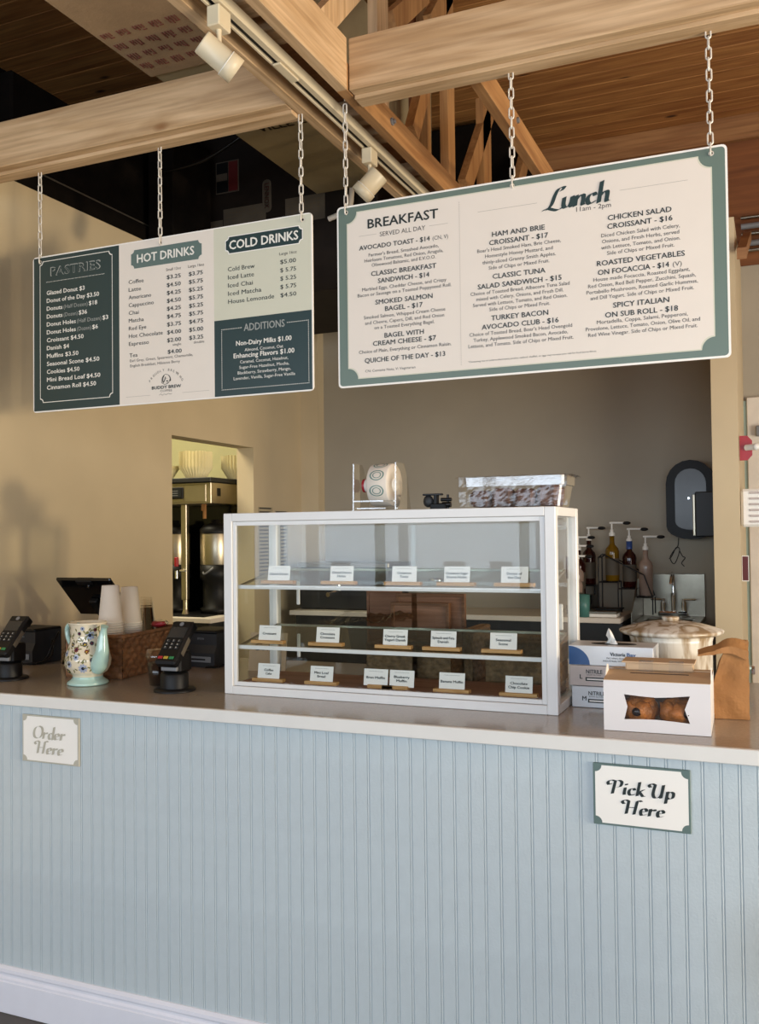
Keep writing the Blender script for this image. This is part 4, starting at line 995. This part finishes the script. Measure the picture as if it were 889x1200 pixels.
# cold drink
t = thing('iced_drink', 'clear plastic cup of dark iced coffee with a dome lid, beside the basket', 'drink', (-1.945, 2.61, CT+.001))
obj('cup', MB().lathe([(.0, .0), (.029, .0), (.040, .103), (.0415, .106)], n=28, cap=False), 'cupclear', t)
obj('drink', MB().lathe([(.0, .003), (.0275, .003), (.036, .080), (.0, .081)], n=28), 'coffee', t)
obj('lid', MB().lathe([(.0435, .100), (.0435, .107), (.040, .110), (.039, .120), (.034, .124), (.0, .125)], n=28), 'cupclear', t)
t = thing('wrapper', 'crumpled scrap of clear wrapper on the counter left of the case', 'wrapper', (-1.70, 2.47, CT+.001))
obj('scrap', MB().grid(lambda u, v: ((u-.5)*.06, (v-.5)*.022, .003+.006*abs(noise.noise(Vector((u*5, v*4, 2))))), 14, 8, False), 'film', t)

# ================================================================ RIGHT OF THE CASE
def glovebox(label, x0, x1, z0, z1, sz, mt='boxw'):
    t = thing('glove_box', label, 'box', ((x0+x1)/2, 2.70, z0)); w = x1-x0
    obj('carton', MB().box(-w/2, w/2, 0, .12, .0, z1-z0, .0015), mt, t)
    b = MB(); text(b, sz, -w/2+.030, .020, .012, None, y=-.0006, bold=.03); text(b, 'NITRILE', -w/2+.048, .036, .011, .046, y=-.0006, bold=.02)
    text(b, 'EXAM GLOVES', -w/2+.050, .030, .0035, .04, y=-.0006); rect(b, -w/2+.046, -w/2+.100, .014, .025, -.0006); obj('print', b, 'ink', t)
    b = MB(); rect(b, -w/2+.05, -w/2+.096, .0175, .0215, -.0009); obj('print_bar', b, 'paper', t); return t
glovebox('white box of medium nitrile gloves, bottom of the stack by the case', -.556, -.325, CT+.001, 1.104, 'M')
glovebox('greyish box of large nitrile gloves, middle of the stack by the case', -.562, -.330, 1.106, 1.164, 'L', 'greybox')
t = thing('tissue_box', 'white and blue deli wrap box with a tissue sticking out, on the glove boxes', 'box', (-.445, 2.70, 1.1655)); w = .238
obj('carton', MB().box(-w/2, w/2, 0, .13, 0, .056, .0015), 'boxw', t)
obj('opening', MB().prism([(.065*math.cos(a), .065+.03*math.sin(a)) for a in [i*PI/8 for i in range(16)]], 'z', .056, .0568), 'black', t)
b = MB(); b.prism([(-w/2+.001, .001)]+[(-w/2+.001+.06*math.cos(a), .001+.053*math.sin(a)) for a in [i*PI/16 for i in range(9)]], 'y', -.0006, .0); obj('blue_band', b, 'bluebox', t)
b = MB(); text(b, 'Victoria', .0, .029, .010, .042, y=-.0008, bold=.03); text(b, 'PVC VINYL FILM VACUUM', -.01, .020, .0045, .078, y=-.0008, bold=.01); text(b, 'INDUSTRIAL WRAP DISPENSER', -.02, .012, .0045, .098, y=-.0008, bold=.01); obj('print', b, 'ink', t)
b = MB(); text(b, 'Bay', .047, .029, .010, .024, y=-.0008, bold=.03); obj('print_accent', b, 'bluebox', t)
b = MB(); b.grid(lambda u, v: ((u-.5)*(.052-.030*v)-.012+.014*math.sin(v*3), .06+.012*math.sin(u*7), .05+.052*v-.022*(u-.35)**2*8*v), 12, 10); obj('tissue', b, 'paper', t)
# marble jar
t = thing('canister', 'large round marbled canister with a wide flat lid, behind the pastry box', 'canister', (-.307, 2.985, CT+.001))
obj('body', MB().lathe([(.0, .0), (.118, .0), (.121, .006), (.121, .170), (.126, .188), (.0, .189)], n=48), 'marble', t)
obj('lid', MB().lathe([(.0, .1895), (.145, .190), (.153, .195), (.155, .201), (.150, .205), (.10, .219), (.05, .228), (.0, .230)], n=56), 'marble', t)
obj('knob', MB().lathe([(.0, .2295), (.024, .2295), (.025, .236), (.026, .239), (.024, .242), (.0, .243)], n=28), 'marble', t)
# pastry box
t = thing('pastry_box', 'white bakery box with a bow-tie window showing glazed pastries', 'box', (-.287, 2.415, CT+.001), .03)
hw, dd, hh = .129, .245, .127
win = [(-.078, .093), (.0, .088), (.081, .096), (.068, .062), (.080, .028), (0, .033), (-.078, .030), (-.070, .062)]
b = MB(); O = [(-hw, 0), (hw, 0), (hw, hh), (-hw, hh)]
# front wall with a bow-tie hole: strips between the hole and the outer edge
lo = [(-.078, .030), (-.04, .032), (0, .033), (.04, .031), (.080, .028)]; up = [(-.078, .093), (-.04, .090), (0, .088), (.04, .091), (.081, .096)]
for y_ in (0, .001):
    for (a, c_) in zip(lo, lo[1:]): b.quad((a[0], y_, 0), (c_[0], y_, 0), (c_[0], y_, c_[1]), (a[0], y_, a[1]))
    for (a, c_) in zip(up, up[1:]): b.quad((a[0], y_, a[1]), (c_[0], y_, c_[1]), (c_[0], y_, hh), (a[0], y_, hh))
    b.add([(-hw, y_, 0), (-.078, y_, 0), (-.078, y_, .030), (-.070, y_, .062), (-.078, y_, .093), (-.078, y_, hh), (-hw, y_, hh)], [(0, 1, 2, 3, 4, 5, 6)])
    b.add([(.080, y_, 0), (hw, y_, 0), (hw, y_, hh), (.081, y_, hh), (.081, y_, .096), (.068, y_, .062), (.080, y_, .028)], [(0, 1, 2, 3, 4, 5, 6)])
b.box(-hw, -hw+.0015, .001, dd, 0, hh); b.box(hw-.0015, hw, .001, dd, 0, hh); b.box(-hw, hw, dd-.0015, dd, 0, hh); b.box(-hw, hw, .001, dd, 0, .0015)
obj('walls', b, 'boxboard', t)
b = MB(); b.prism([(.0, hh), (dd*.46, hh+.012), (dd*.46, hh+.0135), (.0, hh+.0015)], 'x', -hw, hw); b.prism([(dd, hh), (dd*.54, hh+.012), (dd*.54, hh+.0135), (dd, hh+.0015)], 'x', -hw, hw); obj('top_flap', b, 'kraftl', t)
b = MB(); b.box(-.085, .085, dd*.40, dd*.60, hh+.014, hh+.0375, .003); b.box(-.092, .090, dd*.30, dd*.66, hh+.036, hh+.040, .001); obj('carry_handle', b, 'kraftl', t)
for x_ in (-.03, .045): obj('tape', MB().box(x_-.018, x_+.018, dd*.29, dd*.41, hh+.0405, hh+.0412).box(x_-.018, x_+.018, dd*.285, dd*.295, hh+.014, hh+.041), 'film', t)
obj('handle_slot', MB().box(-.07, .075, dd*.30, dd*.33, hh+.0085, hh+.0105), 'icing', t)
for sx in (-1, 1):
    b = MB(); b.prism([(dd*.12, hh-.002), (dd*.42, hh-.002), (dd*.40, hh+.026), (dd*.30, hh+.032)], 'x', sx*hw-.001*sx, sx*(hw+.001)); obj('side_tab', b, 'paper', t)
obj('window_film', MB().box(-.092, .092, .002, .0024, .018, .108), 'film', t)
for i, (px_, lb) in enumerate(((-.046, 'glazed golden pastry with a dark jam centre at the left of the box window'), (.046, 'glazed golden pastry at the right of the box window'))):
    p_ = thing('pastry', lb, 'pastry', (-.287+px_, 2.415+.055, CT+.004), 0, 'pastries inside the bakery box')
    b = MB()
    b.ball((0, 0, .040), .043, .044, .040, 22, 14, .35, i*3+1)
    for k in range(5): a = k*1.26; b.ball((.026*math.cos(a), .026*math.sin(a)-.004, .045), .022, .022, .026, 12, 8, .4, k+i*7)
    obj('dough', b, 'pastry', p_); obj('jam_centre', MB().ball((-.002 if i == 0 else .03, -.045, .045), .013, .008, .011, 12, 8), 'icing', p_)
# paper bag
t = thing('paper_bag', 'crumpled brown paper bag folded over at the top, at the right edge', 'bag', (-.125, 2.70, CT+.001), .08)
def crump(p, s=.006): n_ = noise.noise_vector(Vector(p)*22); return (p[0]+n_.x*s, p[1]+n_.y*s, max(p[2]+n_.z*s, 0) if p[2] > .004 else p[2])
b = MB(); secs = [(.0, .045, .040, 0, 0), (.05, .046, .042, 0, 0), (.10, .044, .036, .003, 0), (.15, .036, .024, .010, .0), (.19, .026, .012, .020, .0), (.205, .022, .006, .024, 0)]
def bagpt(u, v):
    k = v*(len(secs)-1); i = min(int(k), len(secs)-2); f = k-i; z, hx_, hy_, ox, oy = [secs[i][q]*(1-f)+secs[i+1][q]*f for q in range(5)]
    s = u*4 % 4; j = int(s) % 4; g = s-int(s); C_ = [(-1, -1), (1, -1), (1, 1), (-1, 1)]
    ax = C_[j][0]+(C_[(j+1) % 4][0]-C_[j][0])*g; ay = C_[j][1]+(C_[(j+1) % 4][1]-C_[j][1])*g
    if j in (1, 3): ax *= 1-.22*math.sin(PI*g)*(v)  # gusset
    return crump((ox+ax*hx_, oy+ay*hy_, z))
b.grid(bagpt, 40, 26, False); obj('bag_body', b, 'kraft', t)
obj('bag_bottom', MB().box(-.045, .045, -.04, .04, .0, .001), 'kraft', t)
def flap(u, v):   # folded top falls forward and to the left
    L = .135*v; ang = .25+.0*v
    x = .046-L*math.cos(ang)-.004*math.sin(6*v); y = -.028+.056*u+(-.01)*v; z = .203+.012*math.sin(PI*min(1, v*1.4))-L*.16*v-(.02*abs(u-.5)*2)*(1-v*.4)
    return crump((x, y, z), .005)
b = MB(); b.grid(flap, 12, 16, False)
b.grid(lambda u, v: (lambda p: (p[0], p[1], p[2]-.022*(1-v)-.004))(flap(u, v)), 12, 16, False)
b.grid(lambda u, v: (lambda p: (p[0], p[1], p[2]-(.022*(1-u)+.004)*v))(flap(0, u)), 14, 3, False); obj('folded_top', b, 'kraft', t)
t = thing('teal_jar', 'seafoam green lidded tub standing behind the paper bag', 'tub', (-.125, 3.20, CT+.001))
obj('tub', MB().lathe([(.0, .0), (.030, .0), (.036, .062), (.0, .063)], n=24), 'tealcup', t); obj('rim', MB().lathe([(.036, .060), (.043, .062), (.043, .068), (.036, .070), (0, .071)], n=24), 'tealc', t)
obj('clip', MB().box(.038, .052, -.01, .01, .045, .072, .002), 'chrome', t)

# ================================================================ BEHIND THE CASE, ON THE COUNTER
def crate(label, loc, rz, w, h, d, mat, fr):
    t = thing('wooden_tray', label, 'tray', loc, rz)
    obj('panel', MB().box(-w/2+fr*.5, w/2-fr*.5, .004, .008, .004, h-.004), 'traywood', t)
    for nm, bx in (('rail', (-w/2, w/2, 0, d, 0, fr)), ('rail', (-w/2, w/2, 0, d, h-fr, h)), ('stile', (-w/2, -w/2+fr, 0, d, fr, h-fr)), ('stile', (w/2-fr, w/2, 0, d, fr, h-fr))): obj(nm, MB().box(*bx, .001), mat, t)
    return t
crate('plain brown wooden board propped behind the case, left of the framed trays', (-1.345, 3.17, CT+.001), 0, .14, .30, .012, 'traywood', .010)
crate('larger framed wooden tray standing on edge behind the case', (-1.145, 3.12, CT+.001), 0, .26, .292, .018, 'cratewood', .012)
crate('smaller framed wooden tray standing in front of the larger one', (-1.17, 3.08, CT+.001), 0, .22, .262, .018, 'cratewood', .012)
basket('wicker_basket', 'tan wicker basket behind the case, near its middle', (-1.14, 2.97, CT+.001), 0, .30, .16, .125, 7, 'wicker2', group='wicker baskets behind the case')
basket('wicker_basket', 'tan wicker basket behind the right end of the case', (-.755, 2.99, CT+.001), 0, .24, .18, .15, 8, 'wicker2', group='wicker baskets behind the case')
basket('wicker_basket', 'open tan wicker tray standing beside the middle basket', (-.965, 3.10, CT+.001), PI/2, .2, .03, .17, 8, 'wicker2', group='wicker baskets behind the case')
t = thing('plastic_bag', 'loose clear plastic bag lying over the board behind the case', 'bag', (-1.33, 2.97, CT+.20))
obj('film', MB().grid(lambda u, v: ((u-.5)*.34, (v-.5)*.09, .04*noise.noise(Vector((u*4, v*2, 1)))+.012*noise.noise(Vector((u*17, v*8, 5)))+.02*u), 34, 12, False), 'film', t)
t = thing('coffee_sign', 'tan letter card reading Coffee leaning behind the case', 'sign', (-1.76, 3.02, CT+.001), .12)
obj('card', MB().prism([(0, .0), (.004, 0), (.034, .14), (.030, .14)], 'x', -.075, .075), 'kraftl', t)
b = MB(); text(b, 'Coffee', -.06, .075, .026, .115, y=0, bold=.02, shear=.35); b.v = [(v[0], -.0008+v[2]*.214, v[2]) for v in b.v]; obj('lettering', b, 'ink', t)
# small papers on the left wall by the doorway
for lb, y0_, y1_, z0_, z1_, rows in (('white printed list pinned to the left wall right of the doorway', 5.06, 5.24, 1.22, 1.73, 22), ('second printed list pinned to the left wall near the corner', 5.27, 5.44, 1.20, 1.71, 22)):
    t = thing('wall_notice', lb, 'paper', (LX+.002, y0_, z0_)); obj('sheet', MB().box(0, .001, 0, y1_-y0_, 0, z1_-z0_), 'notice' , t)
    b = MB()
    for i in range(rows):
        z = (z1_-z0_)*(i+.5)/rows; b.quad((.0016, .01, z), (.0016, (y1_-y0_)*random.uniform(.6, .93), z), (.0016, (y1_-y0_)*.9, z+.009), (.0016, .01, z+.009))
    obj('print', b, 'ink2', t)

# ================================================================ BACK ROOM, BREWER
t = thing('brewer_counter', 'pale counter inside the doorway carrying the coffee brewer', 'counter', (-3.9, 5.2, 1.0))
obj('worktop', MB().box(-5.3, -3.13, 4.72, 5.72, 1.025, 1.055, .003), 'cupp', t, True); obj('rubber_mat', MB().box(-4.4, -3.22, 4.78, 5.5, 1.0555, 1.062), 'black', t, True)
obj('cabinet', MB().box(-5.3, -3.2, 4.80, 5.72, 0, 1.024), 'dgrey', t, True)
t = thing('coffee_brewer', 'tall steel coffee brewer with a small screen, seen through the doorway', 'coffee machine', (-3.6, 5.0, 1.063))
xr = -3.215
obj('head', MB().box(-4.15, xr, 4.86, 5.35, 1.752, 1.885, .004), 'goldsteel', t, True); obj('head_lid', MB().box(-4.17, xr+.01, 4.84, 5.37, 1.886, 1.915, .004), 'dgrey', t, True)
obj('front_panel', MB().box(-3.75, xr-.035, 4.855, 4.86, 1.765, 1.872, .002), 'goldsteel', t, True)
s_ = obj('display', MB().box(-3.525, -3.415, 4.846, 4.855, 1.785, 1.858, .004), 'black', t, True); obj('screen', MB().box(-3.512, -3.428, 4.8445, 4.846, 1.795, 1.848), 'screen', t, True)
b = MB(); 
for i in range(3): rect(b, -3.495, -3.450, 1.805+i*.014, 1.809+i*.014, 4.8442)
obj('screen_marks', b, 'mgrey', t, True)
obj('side_vent', MB().box(xr+.0005, xr+.003, 4.93, 4.965, 1.80, 1.85), 'black', t, True)
obj('tower', MB().box(-4.1, -3.26, 5.16, 5.34, 1.063, 1.751), 'blackg', t, True)
obj('tap_post', MB().box(-3.450, -3.408, 4.872, 4.905, 1.15, 1.751, .004).cyl((-3.429, 4.89, 1.09), (-3.429, 4.89, 1.15), .016).cyl((-3.429, 4.89, 1.063), (-3.429, 4.89, 1.09), .024, .016), 'goldsteel', t, True)
obj('tap', MB().cyl((-3.45, 4.865, 1.335), (-3.40, 4.85, 1.335), .008).cyl((-3.475, 4.86, 1.335), (-3.475, 4.86, 1.285), .010), 'chrome', t, True)
obj('tap_handle', MB().box(-3.487, -3.463, 4.85, 4.87, 1.36, 1.42, .004), 'red', t, True)
obj('spray_nozzle', MB().cyl((-3.31, 4.93, 1.66), (-3.31, 4.93, 1.751), .012).box(-3.325, -3.295, 4.915, 4.925, 1.71, 1.751), 'kraft', t, True)
for cx_, lb in ((-3.285, 'steel coffee server with a black lid, right side of the brewer'), (-3.60, 'steel coffee server half hidden by the doorway edge')):
    u = thing('coffee_server', lb, 'urn', (cx_, 5.02, 1.063)); 
    obj('shell', MB().lathe([(.098, .305), (.100, .31), (.100, .50), (.098, .505), (0, .505)], n=32), 'goldsteel', u)
    obj('base', MB().lathe([(.0, .0), (.10, .0), (.102, .03), (.085, .04), (.085, .20), (.102, .22), (.102, .304), (0, .304)], n=32), 'black', u)
    obj('lid', MB().lathe([(.103, .505), (.104, .53), (.09, .545), (.075, .56), (.03, .57), (.03, .59), (0, .592)], n=32), 'black', u)
    obj('lever_handle', MB().tube(spline([(-.03, -.104, .26), (-.01, -.12, .25), (.03, -.125, .27), (.05, -.11, .29)], 5), .006, 6), 'mgrey', u)
def filters(label, loc, n, R):
    t = thing('coffee_filter_stack', label, 'coffee filters', loc, 0, 'fluted paper filters on the brewer')
    for i in range(n):
        b = MB(); z0 = i*.011
        def fn(u, v): a = 2*PI*u; f = .0045*math.sin(a*30)*v; r = R*.55+R*.45*v+f; return (r*math.cos(a), r*math.sin(a), z0+.078*v+.002*math.sin(a*7)*v)
        b.grid(fn, 120, 3, False); b.lathe([(0, z0), (R*.55, z0)], n=24, cap=False); obj('filter', b, 'filter', t)
filters('tall stack of fluted paper coffee filters in the middle on the brewer', (-3.435, 5.02, 1.9155), 10, .105)
filters('stack of fluted paper coffee filters at the right on the brewer', (-3.245, 5.21, 1.9155), 8, .10)
filters('low stack of fluted paper coffee filters at the left on the brewer', (-3.66, 4.98, 1.9155), 2, .10)

# ================================================================ BACK COUNTER AND SINK
t = thing('back_counter', 'pale back counter along the grey wall behind the case', 'counter', (-1.8, 5.4, 1.0))
obj('worktop', MB().box(LX+.14, -.80, 5.20, BY-.002, 1.043, 1.073, .003), 'cupp', t, True); obj('cabinet', MB().box(LX+.15, -.80, 5.27, BY-.002, 0, 1.042), 'dgrey', t, True)
t = thing('espresso_grinder', 'dark espresso machine on the back counter, seen through the case', 'machine', (-2.45, 5.45, 1.074))
obj('body', MB().box(-2.84, -2.22, 5.3, 5.66, 1.074, 1.34, .01), 'dgrey', t, True); obj('top_tray', MB().box(-2.85, -2.21, 5.29, 5.67, 1.3405, 1.37, .004), 'steel', t, True); obj('group_head', MB().cyl((-2.55, 5.27, 1.26), (-2.55, 5.27, 1.20), .035).cyl((-2.55, 5.27, 1.19), (-2.55, 5.13, 1.18), .014), 'chrome', t, True)
t = thing('glass_jar', 'clear glass jar on the back counter, seen through the case', 'jar', (-1.95, 5.45, 1.074))
obj('jar', MB().lathe([(0, 0), (.06, 0), (.065, .01), (.065, .15), (.05, .17), (.05, .19)], n=24, cap=False), 'cupclear', t); obj('lid', MB().lathe([(.053, .185), (.053, .2), (0, .205)], n=24), 'chrome', t)
def bottle(label, loc, mat, sc=1.0, cap=None, lab=True, arm=.1, nh=0):
    t = thing('syrup_bottle', label, 'bottle', loc, 0, 'pump syrup bottles by the sink')
    r = .039*sc
    obj('bottle', MB().lathe([(0, 0), (r*.93, 0), (r, .006), (r, .150), (r*1.04, .170), (r*.9, .190), (r*.42, .212), (r*.36, .225), (r*.36, .262), (0, .262)], n=26), mat, t)
    if lab: obj('label', MB().lathe([(r+.0006, .035), (r+.0006, .132)], n=26, cap=False), 'label', t)
    if cap: obj('seal', MB().lathe([(r*.45, .222), (r*.45, .268), (0, .268)], n=16), cap, t)
    obj('pump_collar', MB().lathe([(.017, .262), (.017, .278), (.010, .286), (.010, .30), (0, .30)], n=16), 'plastic_w', t)
    z = .335; obj('pump_stem', MB().cyl((0, 0, .30), (0, 0, z), .005, n=8), 'plastic_w', t)
    obj('pump_spout', MB().tube([(-.012, 0, z+.003), (.0, 0, z+.004), (arm*.7, 0, z+.003)], .006, 8), 'plastic_w', t)
    obj('spout_tip', MB().ball((arm*.85, 0, z+.001), .024, .012, .010, 12, 8), 'black', t); return t
bottle('amber syrup bottle with a white pump, standing on the wire rack', (-.885, 5.5, 1.262), 'amber')
bottle('dark red syrup bottle with a blue seal, on the lower step of the rack', (-.790, 5.52, 1.225), 'redsyrup', cap='bluecap')
bottle('pale syrup bottle with a pump, behind the sink splash', (-.697, 5.5, 1.18), 'clearsyrup', lab=False)
for i, (x_, y_, z_, mt, lb) in enumerate(((-1.060, 5.30, 1.074, 'clearsyrup', 'nearest pale syrup bottle of the left group by the case'), (-1.075, 5.42, 1.13, 'clearsyrup', 'second pale syrup bottle of the left group by the case'), (-1.085, 5.52, 1.18, 'redsyrup', 'third, darker syrup bottle of the left group by the case'), (-1.045, 5.64, 1.235, 'redsyrup', 'farthest and tallest standing syrup bottle of the left group'))): bottle(lb, (x_, y_, z_), mt, arm=.09)
t = thing('wire_rack', 'black stepped wire rack holding the amber and dark red syrup bottles', 'rack', (-.86, 5.48, 1.074))
b = MB()
def wire(*p): b.tube(p, .004, 6)
for yy in (5.44, 5.56):
    wire((-.955, yy, 1.076), (-.955, yy, 1.40)); wire((-.955, yy, 1.258), (-.845, yy, 1.258)); wire((-.845, yy, 1.258), (-.845, yy, 1.076)); wire((-.845, yy, 1.221), (-.745, yy, 1.221)); wire((-.745, yy, 1.221), (-.745, yy, 1.174)); wire((-.745, yy, 1.174), (-.655, yy, 1.174)); wire((-.655, yy, 1.174), (-.655, yy, 1.076))
    wire((-.955, yy, 1.40), (-.93, yy, 1.42)); wire((-.93, yy, 1.42), (-.70, yy, 1.30)); wire((-.70, yy, 1.30), (-.655, yy, 1.174)); wire((-.955, yy, 1.10), (-1.02, yy, 1.10))
for x_, z_ in ((-.955, 1.258), (-.90, 1.258), (-.845, 1.258), (-.80, 1.221), (-.745, 1.221), (-.70, 1.174), (-.655, 1.174), (-.955, 1.40), (-.955, 1.10)): wire((x_, 5.44, z_), (x_, 5.56, z_))
obj('wire_frame', b, 'blackm', t, True)
t = thing('wire_rack', 'low stepped rack under the left group of syrup bottles', 'rack', (-1.07, 5.5, 1.074))
for y0_, y1_, z_ in ((5.37, 5.47, 1.128), (5.47, 5.585, 1.178), (5.585, 5.70, 1.233)): obj('step', MB().box(-1.13, -1.0, y0_, y1_, z_-.008, z_-.001).box(-1.13, -1.12, y0_, y1_, 1.074, z_-.008).box(-1.01, -1.0, y0_, y1_, 1.074, z_-.008), 'blackm', t, True)
t = thing('teal_cup', 'matte teal cup beside the display case, on the back counter', 'cup', (-1.005, 5.235, 1.074)); obj('cup', MB().lathe([(0, 0), (.033, 0), (.036, .125), (.033, .125), (.031, .01), (0, .01)], n=28), 'tealcup', t)
t = thing('steel_tray', 'small steel tray on a white box beside the teal cup', 'tray', (-.90, 5.30, 1.074)); obj('box', MB().box(-.075, .075, -.07, .07, 0, .018, .002), 'paper', t); obj('tray', MB().box(-.09, .08, -.075, .09, .0185, .034, .004), 'steel', t); obj('pad', MB().box(-.05, .09, .0, .13, .0345, .042, .002), 'black', t)
# hand sink
t = thing('hand_sink', 'stainless hand sink with tall back splash against the grey wall', 'sink', (-.57, 5.5, 1.0))
sx0, sx1 = -.742, -.392
obj('back_splash', MB().box(sx0, sx1, BY-.02, BY-.003, 1.02, 1.296, .002), 'steel', t, True)
b = MB(); b.prism([(5.25, 1.03), (5.25, 1.10), (5.50, 1.27), (BY-.021, 1.296), (BY-.021, 1.03)], 'x', sx0-.006, sx0-.001); obj('side_splash', b, 'steel', t, True)
b = MB(); b.box(sx0, sx1, 5.26, 5.32, 1.03, 1.05, .003); b.box(sx0, sx1, 5.60, BY-.021, 1.03, 1.05, .003); b.box(sx0, sx0+.05, 5.32, 5.60, 1.03, 1.05, .003); b.box(sx1-.05, sx1, 5.32, 5.60, 1.03, 1.05, .003)
b.lathe([(.0, .0), (.10, .0), (.125, .03), (.128, .13)], ((sx0+sx1)/2, 5.46, .915), 28, cap=False); obj('basin', b, 'steel', t, True)
obj('apron', MB().box(sx0, sx1, 5.25, 5.258, .90, 1.05, .002), 'steel', t, True)
fx = -.563
f_ = obj('faucet', MB().box(fx-.085, fx+.085, 5.62, 5.675, 1.0505, 1.082, .008).cyl((fx, 5.65, 1.08), (fx, 5.65, 1.19), .014), 'chrome', t, True)
obj('spout', MB().tube(spline([(fx, 5.65, 1.18), (fx, 5.65, 1.27), (fx, 5.62, 1.305), (fx, 5.55, 1.29), (fx, 5.52, 1.25)], 6), .009, 10), 'chrome', t, True)
for s_ in (-1, 1): obj('tap', MB().cyl((fx+s_*.058, 5.65, 1.082), (fx+s_*.058, 5.65, 1.135), .015).cyl((fx+s_*.058, 5.65, 1.135), (fx+s_*.058, 5.65, 1.155), .010).cyl((fx+s_*.05, 5.65, 1.150), (fx+s_*.125, 5.63, 1.152), .006), 'chrome', t, True)
obj('drain_pipe', MB().cyl(((sx0+sx1)/2, 5.46, .30), ((sx0+sx1)/2, 5.46, .915), .025).cyl(((sx0+sx1)/2, 5.46, .315), ((sx0+sx1)/2, BY-.003, .315), .025), 'steel', t, True)
# towel dispenser
t = thing('towel_dispenser', 'black rounded paper towel dispenser with a smoked window, above the sink', 'dispenser', (-.45, BY-.11, 1.50))
def stad(hw_, z0_, z1_, n=10, cx_=0): 
    r = hw_; return [(cx_+r*math.cos(a), z1_-r+r*math.sin(a)) for a in [PI*i/n for i in range(n+1)]]+[(cx_+r*math.cos(a), z0_+r*.55+r*.55*math.sin(a)) for a in [PI+PI*i/n for i in range(n+1)]]
obj('shell', MB().prism(stad(.135, .0, .455), 'y', -.06, .107), 'black', t)
obj('window', MB().prism(stad(.085, .055, .405, cx_=.0), 'y', -.066, -.0605), 'mirror', t)
obj('side_module', MB().box(.025, .132, -.085, -.0605, .015, .27, .006), 'dgrey', t); obj('side_strip', MB().box(.012, .026, -.082, -.067, .02, .255, .003), 'goldsteel', t)
obj('keyhole', MB().cyl((-.01, -.0665, .235), (-.01, -.070, .235), .006, n=12), 'chrome', t)
t = thing('wire_scribble', 'thin dark wire hanging in loops below the towel dispenser', 'cable', (-.52, BY-.004, 1.38))
b = MB(); P_ = [(-.535, 1.51), (-.54, 1.46), (-.565, 1.43), (-.585, 1.39), (-.565, 1.355), (-.545, 1.385), (-.53, 1.44), (-.55, 1.45), (-.575, 1.40), (-.59, 1.385)]; b.tube(spline([(p[0], BY-.008, p[1]) for p in P_], 5), .0025, 5)
P_ = [(-.53, 1.43), (-.515, 1.40), (-.50, 1.39), (-.52, 1.36), (-.505, 1.34)]; b.tube(spline([(p[0], BY-.008, p[1]) for p in P_], 5), .0025, 5); obj('wire', b, 'blackm', t, True)
# right edge, on the back wall by the door
t = thing('fire_alarm', 'red fire alarm pull with a white knob right of the wing wall', 'alarm', (-.165, 4.9, 1.95))
obj('plate', MB().prism([(-.035, -.06), (.0, -.06), (.022, -.035), (.022, .035), (.0, .06), (-.035, .06)], 'y', -.01, .01), 'red', t, loc=(.040, -.04, .0)); obj('knob', MB().cyl((.035, -.06, .0), (.075, -.09, .0), .015, n=14).ball((.08, -.093, 0), .017, .017, .017, 12, 8), 'plastic_w', t)
t = thing('file_holder', 'translucent white wall file rack beside the door', 'holder', (-.1, 4.9, 1.565))
b = MB(); b.box(-.06, .10, -.05, .04, 0, .185, .012); obj('rack', b, 'plastic_w', t)
for i in range(6): obj('slat', MB().box(-.02, .03, -.058, -.051, .02+i*.028, .030+i*.028, .002), 'greybox', t)
t = thing('door_sticker', 'dark red sticker with a white edge beside the door, low on the frame', 'sticker', (-.163, 4.86, 1.30)); obj('sticker', MB().box(.002, .034, -.002, 0, 0, .125), 'plastic_w', t); obj('red_field', MB().box(.005, .031, -.003, -.0021, .004, .121), 'redd', t)
t = thing('chair', 'black chair back just entering the right edge of the picture', 'chair', (.148, 2.05, 0), 0)
obj('backrest', MB().ball((0, 0, .62), .20, .03, .16, 24, 14), 'black', t); obj('seat', MB().box(-.2, .2, -.42, -.02, .42, .46, .015), 'black', t)
for x_ in (-.17, .17):
    obj('leg', MB().cyl((x_, -.03, 0), (x_, -.01, .70), .011), 'black', t); obj('leg', MB().cyl((x_, -.40, 0), (x_, -.38, .42), .011), 'black', t)
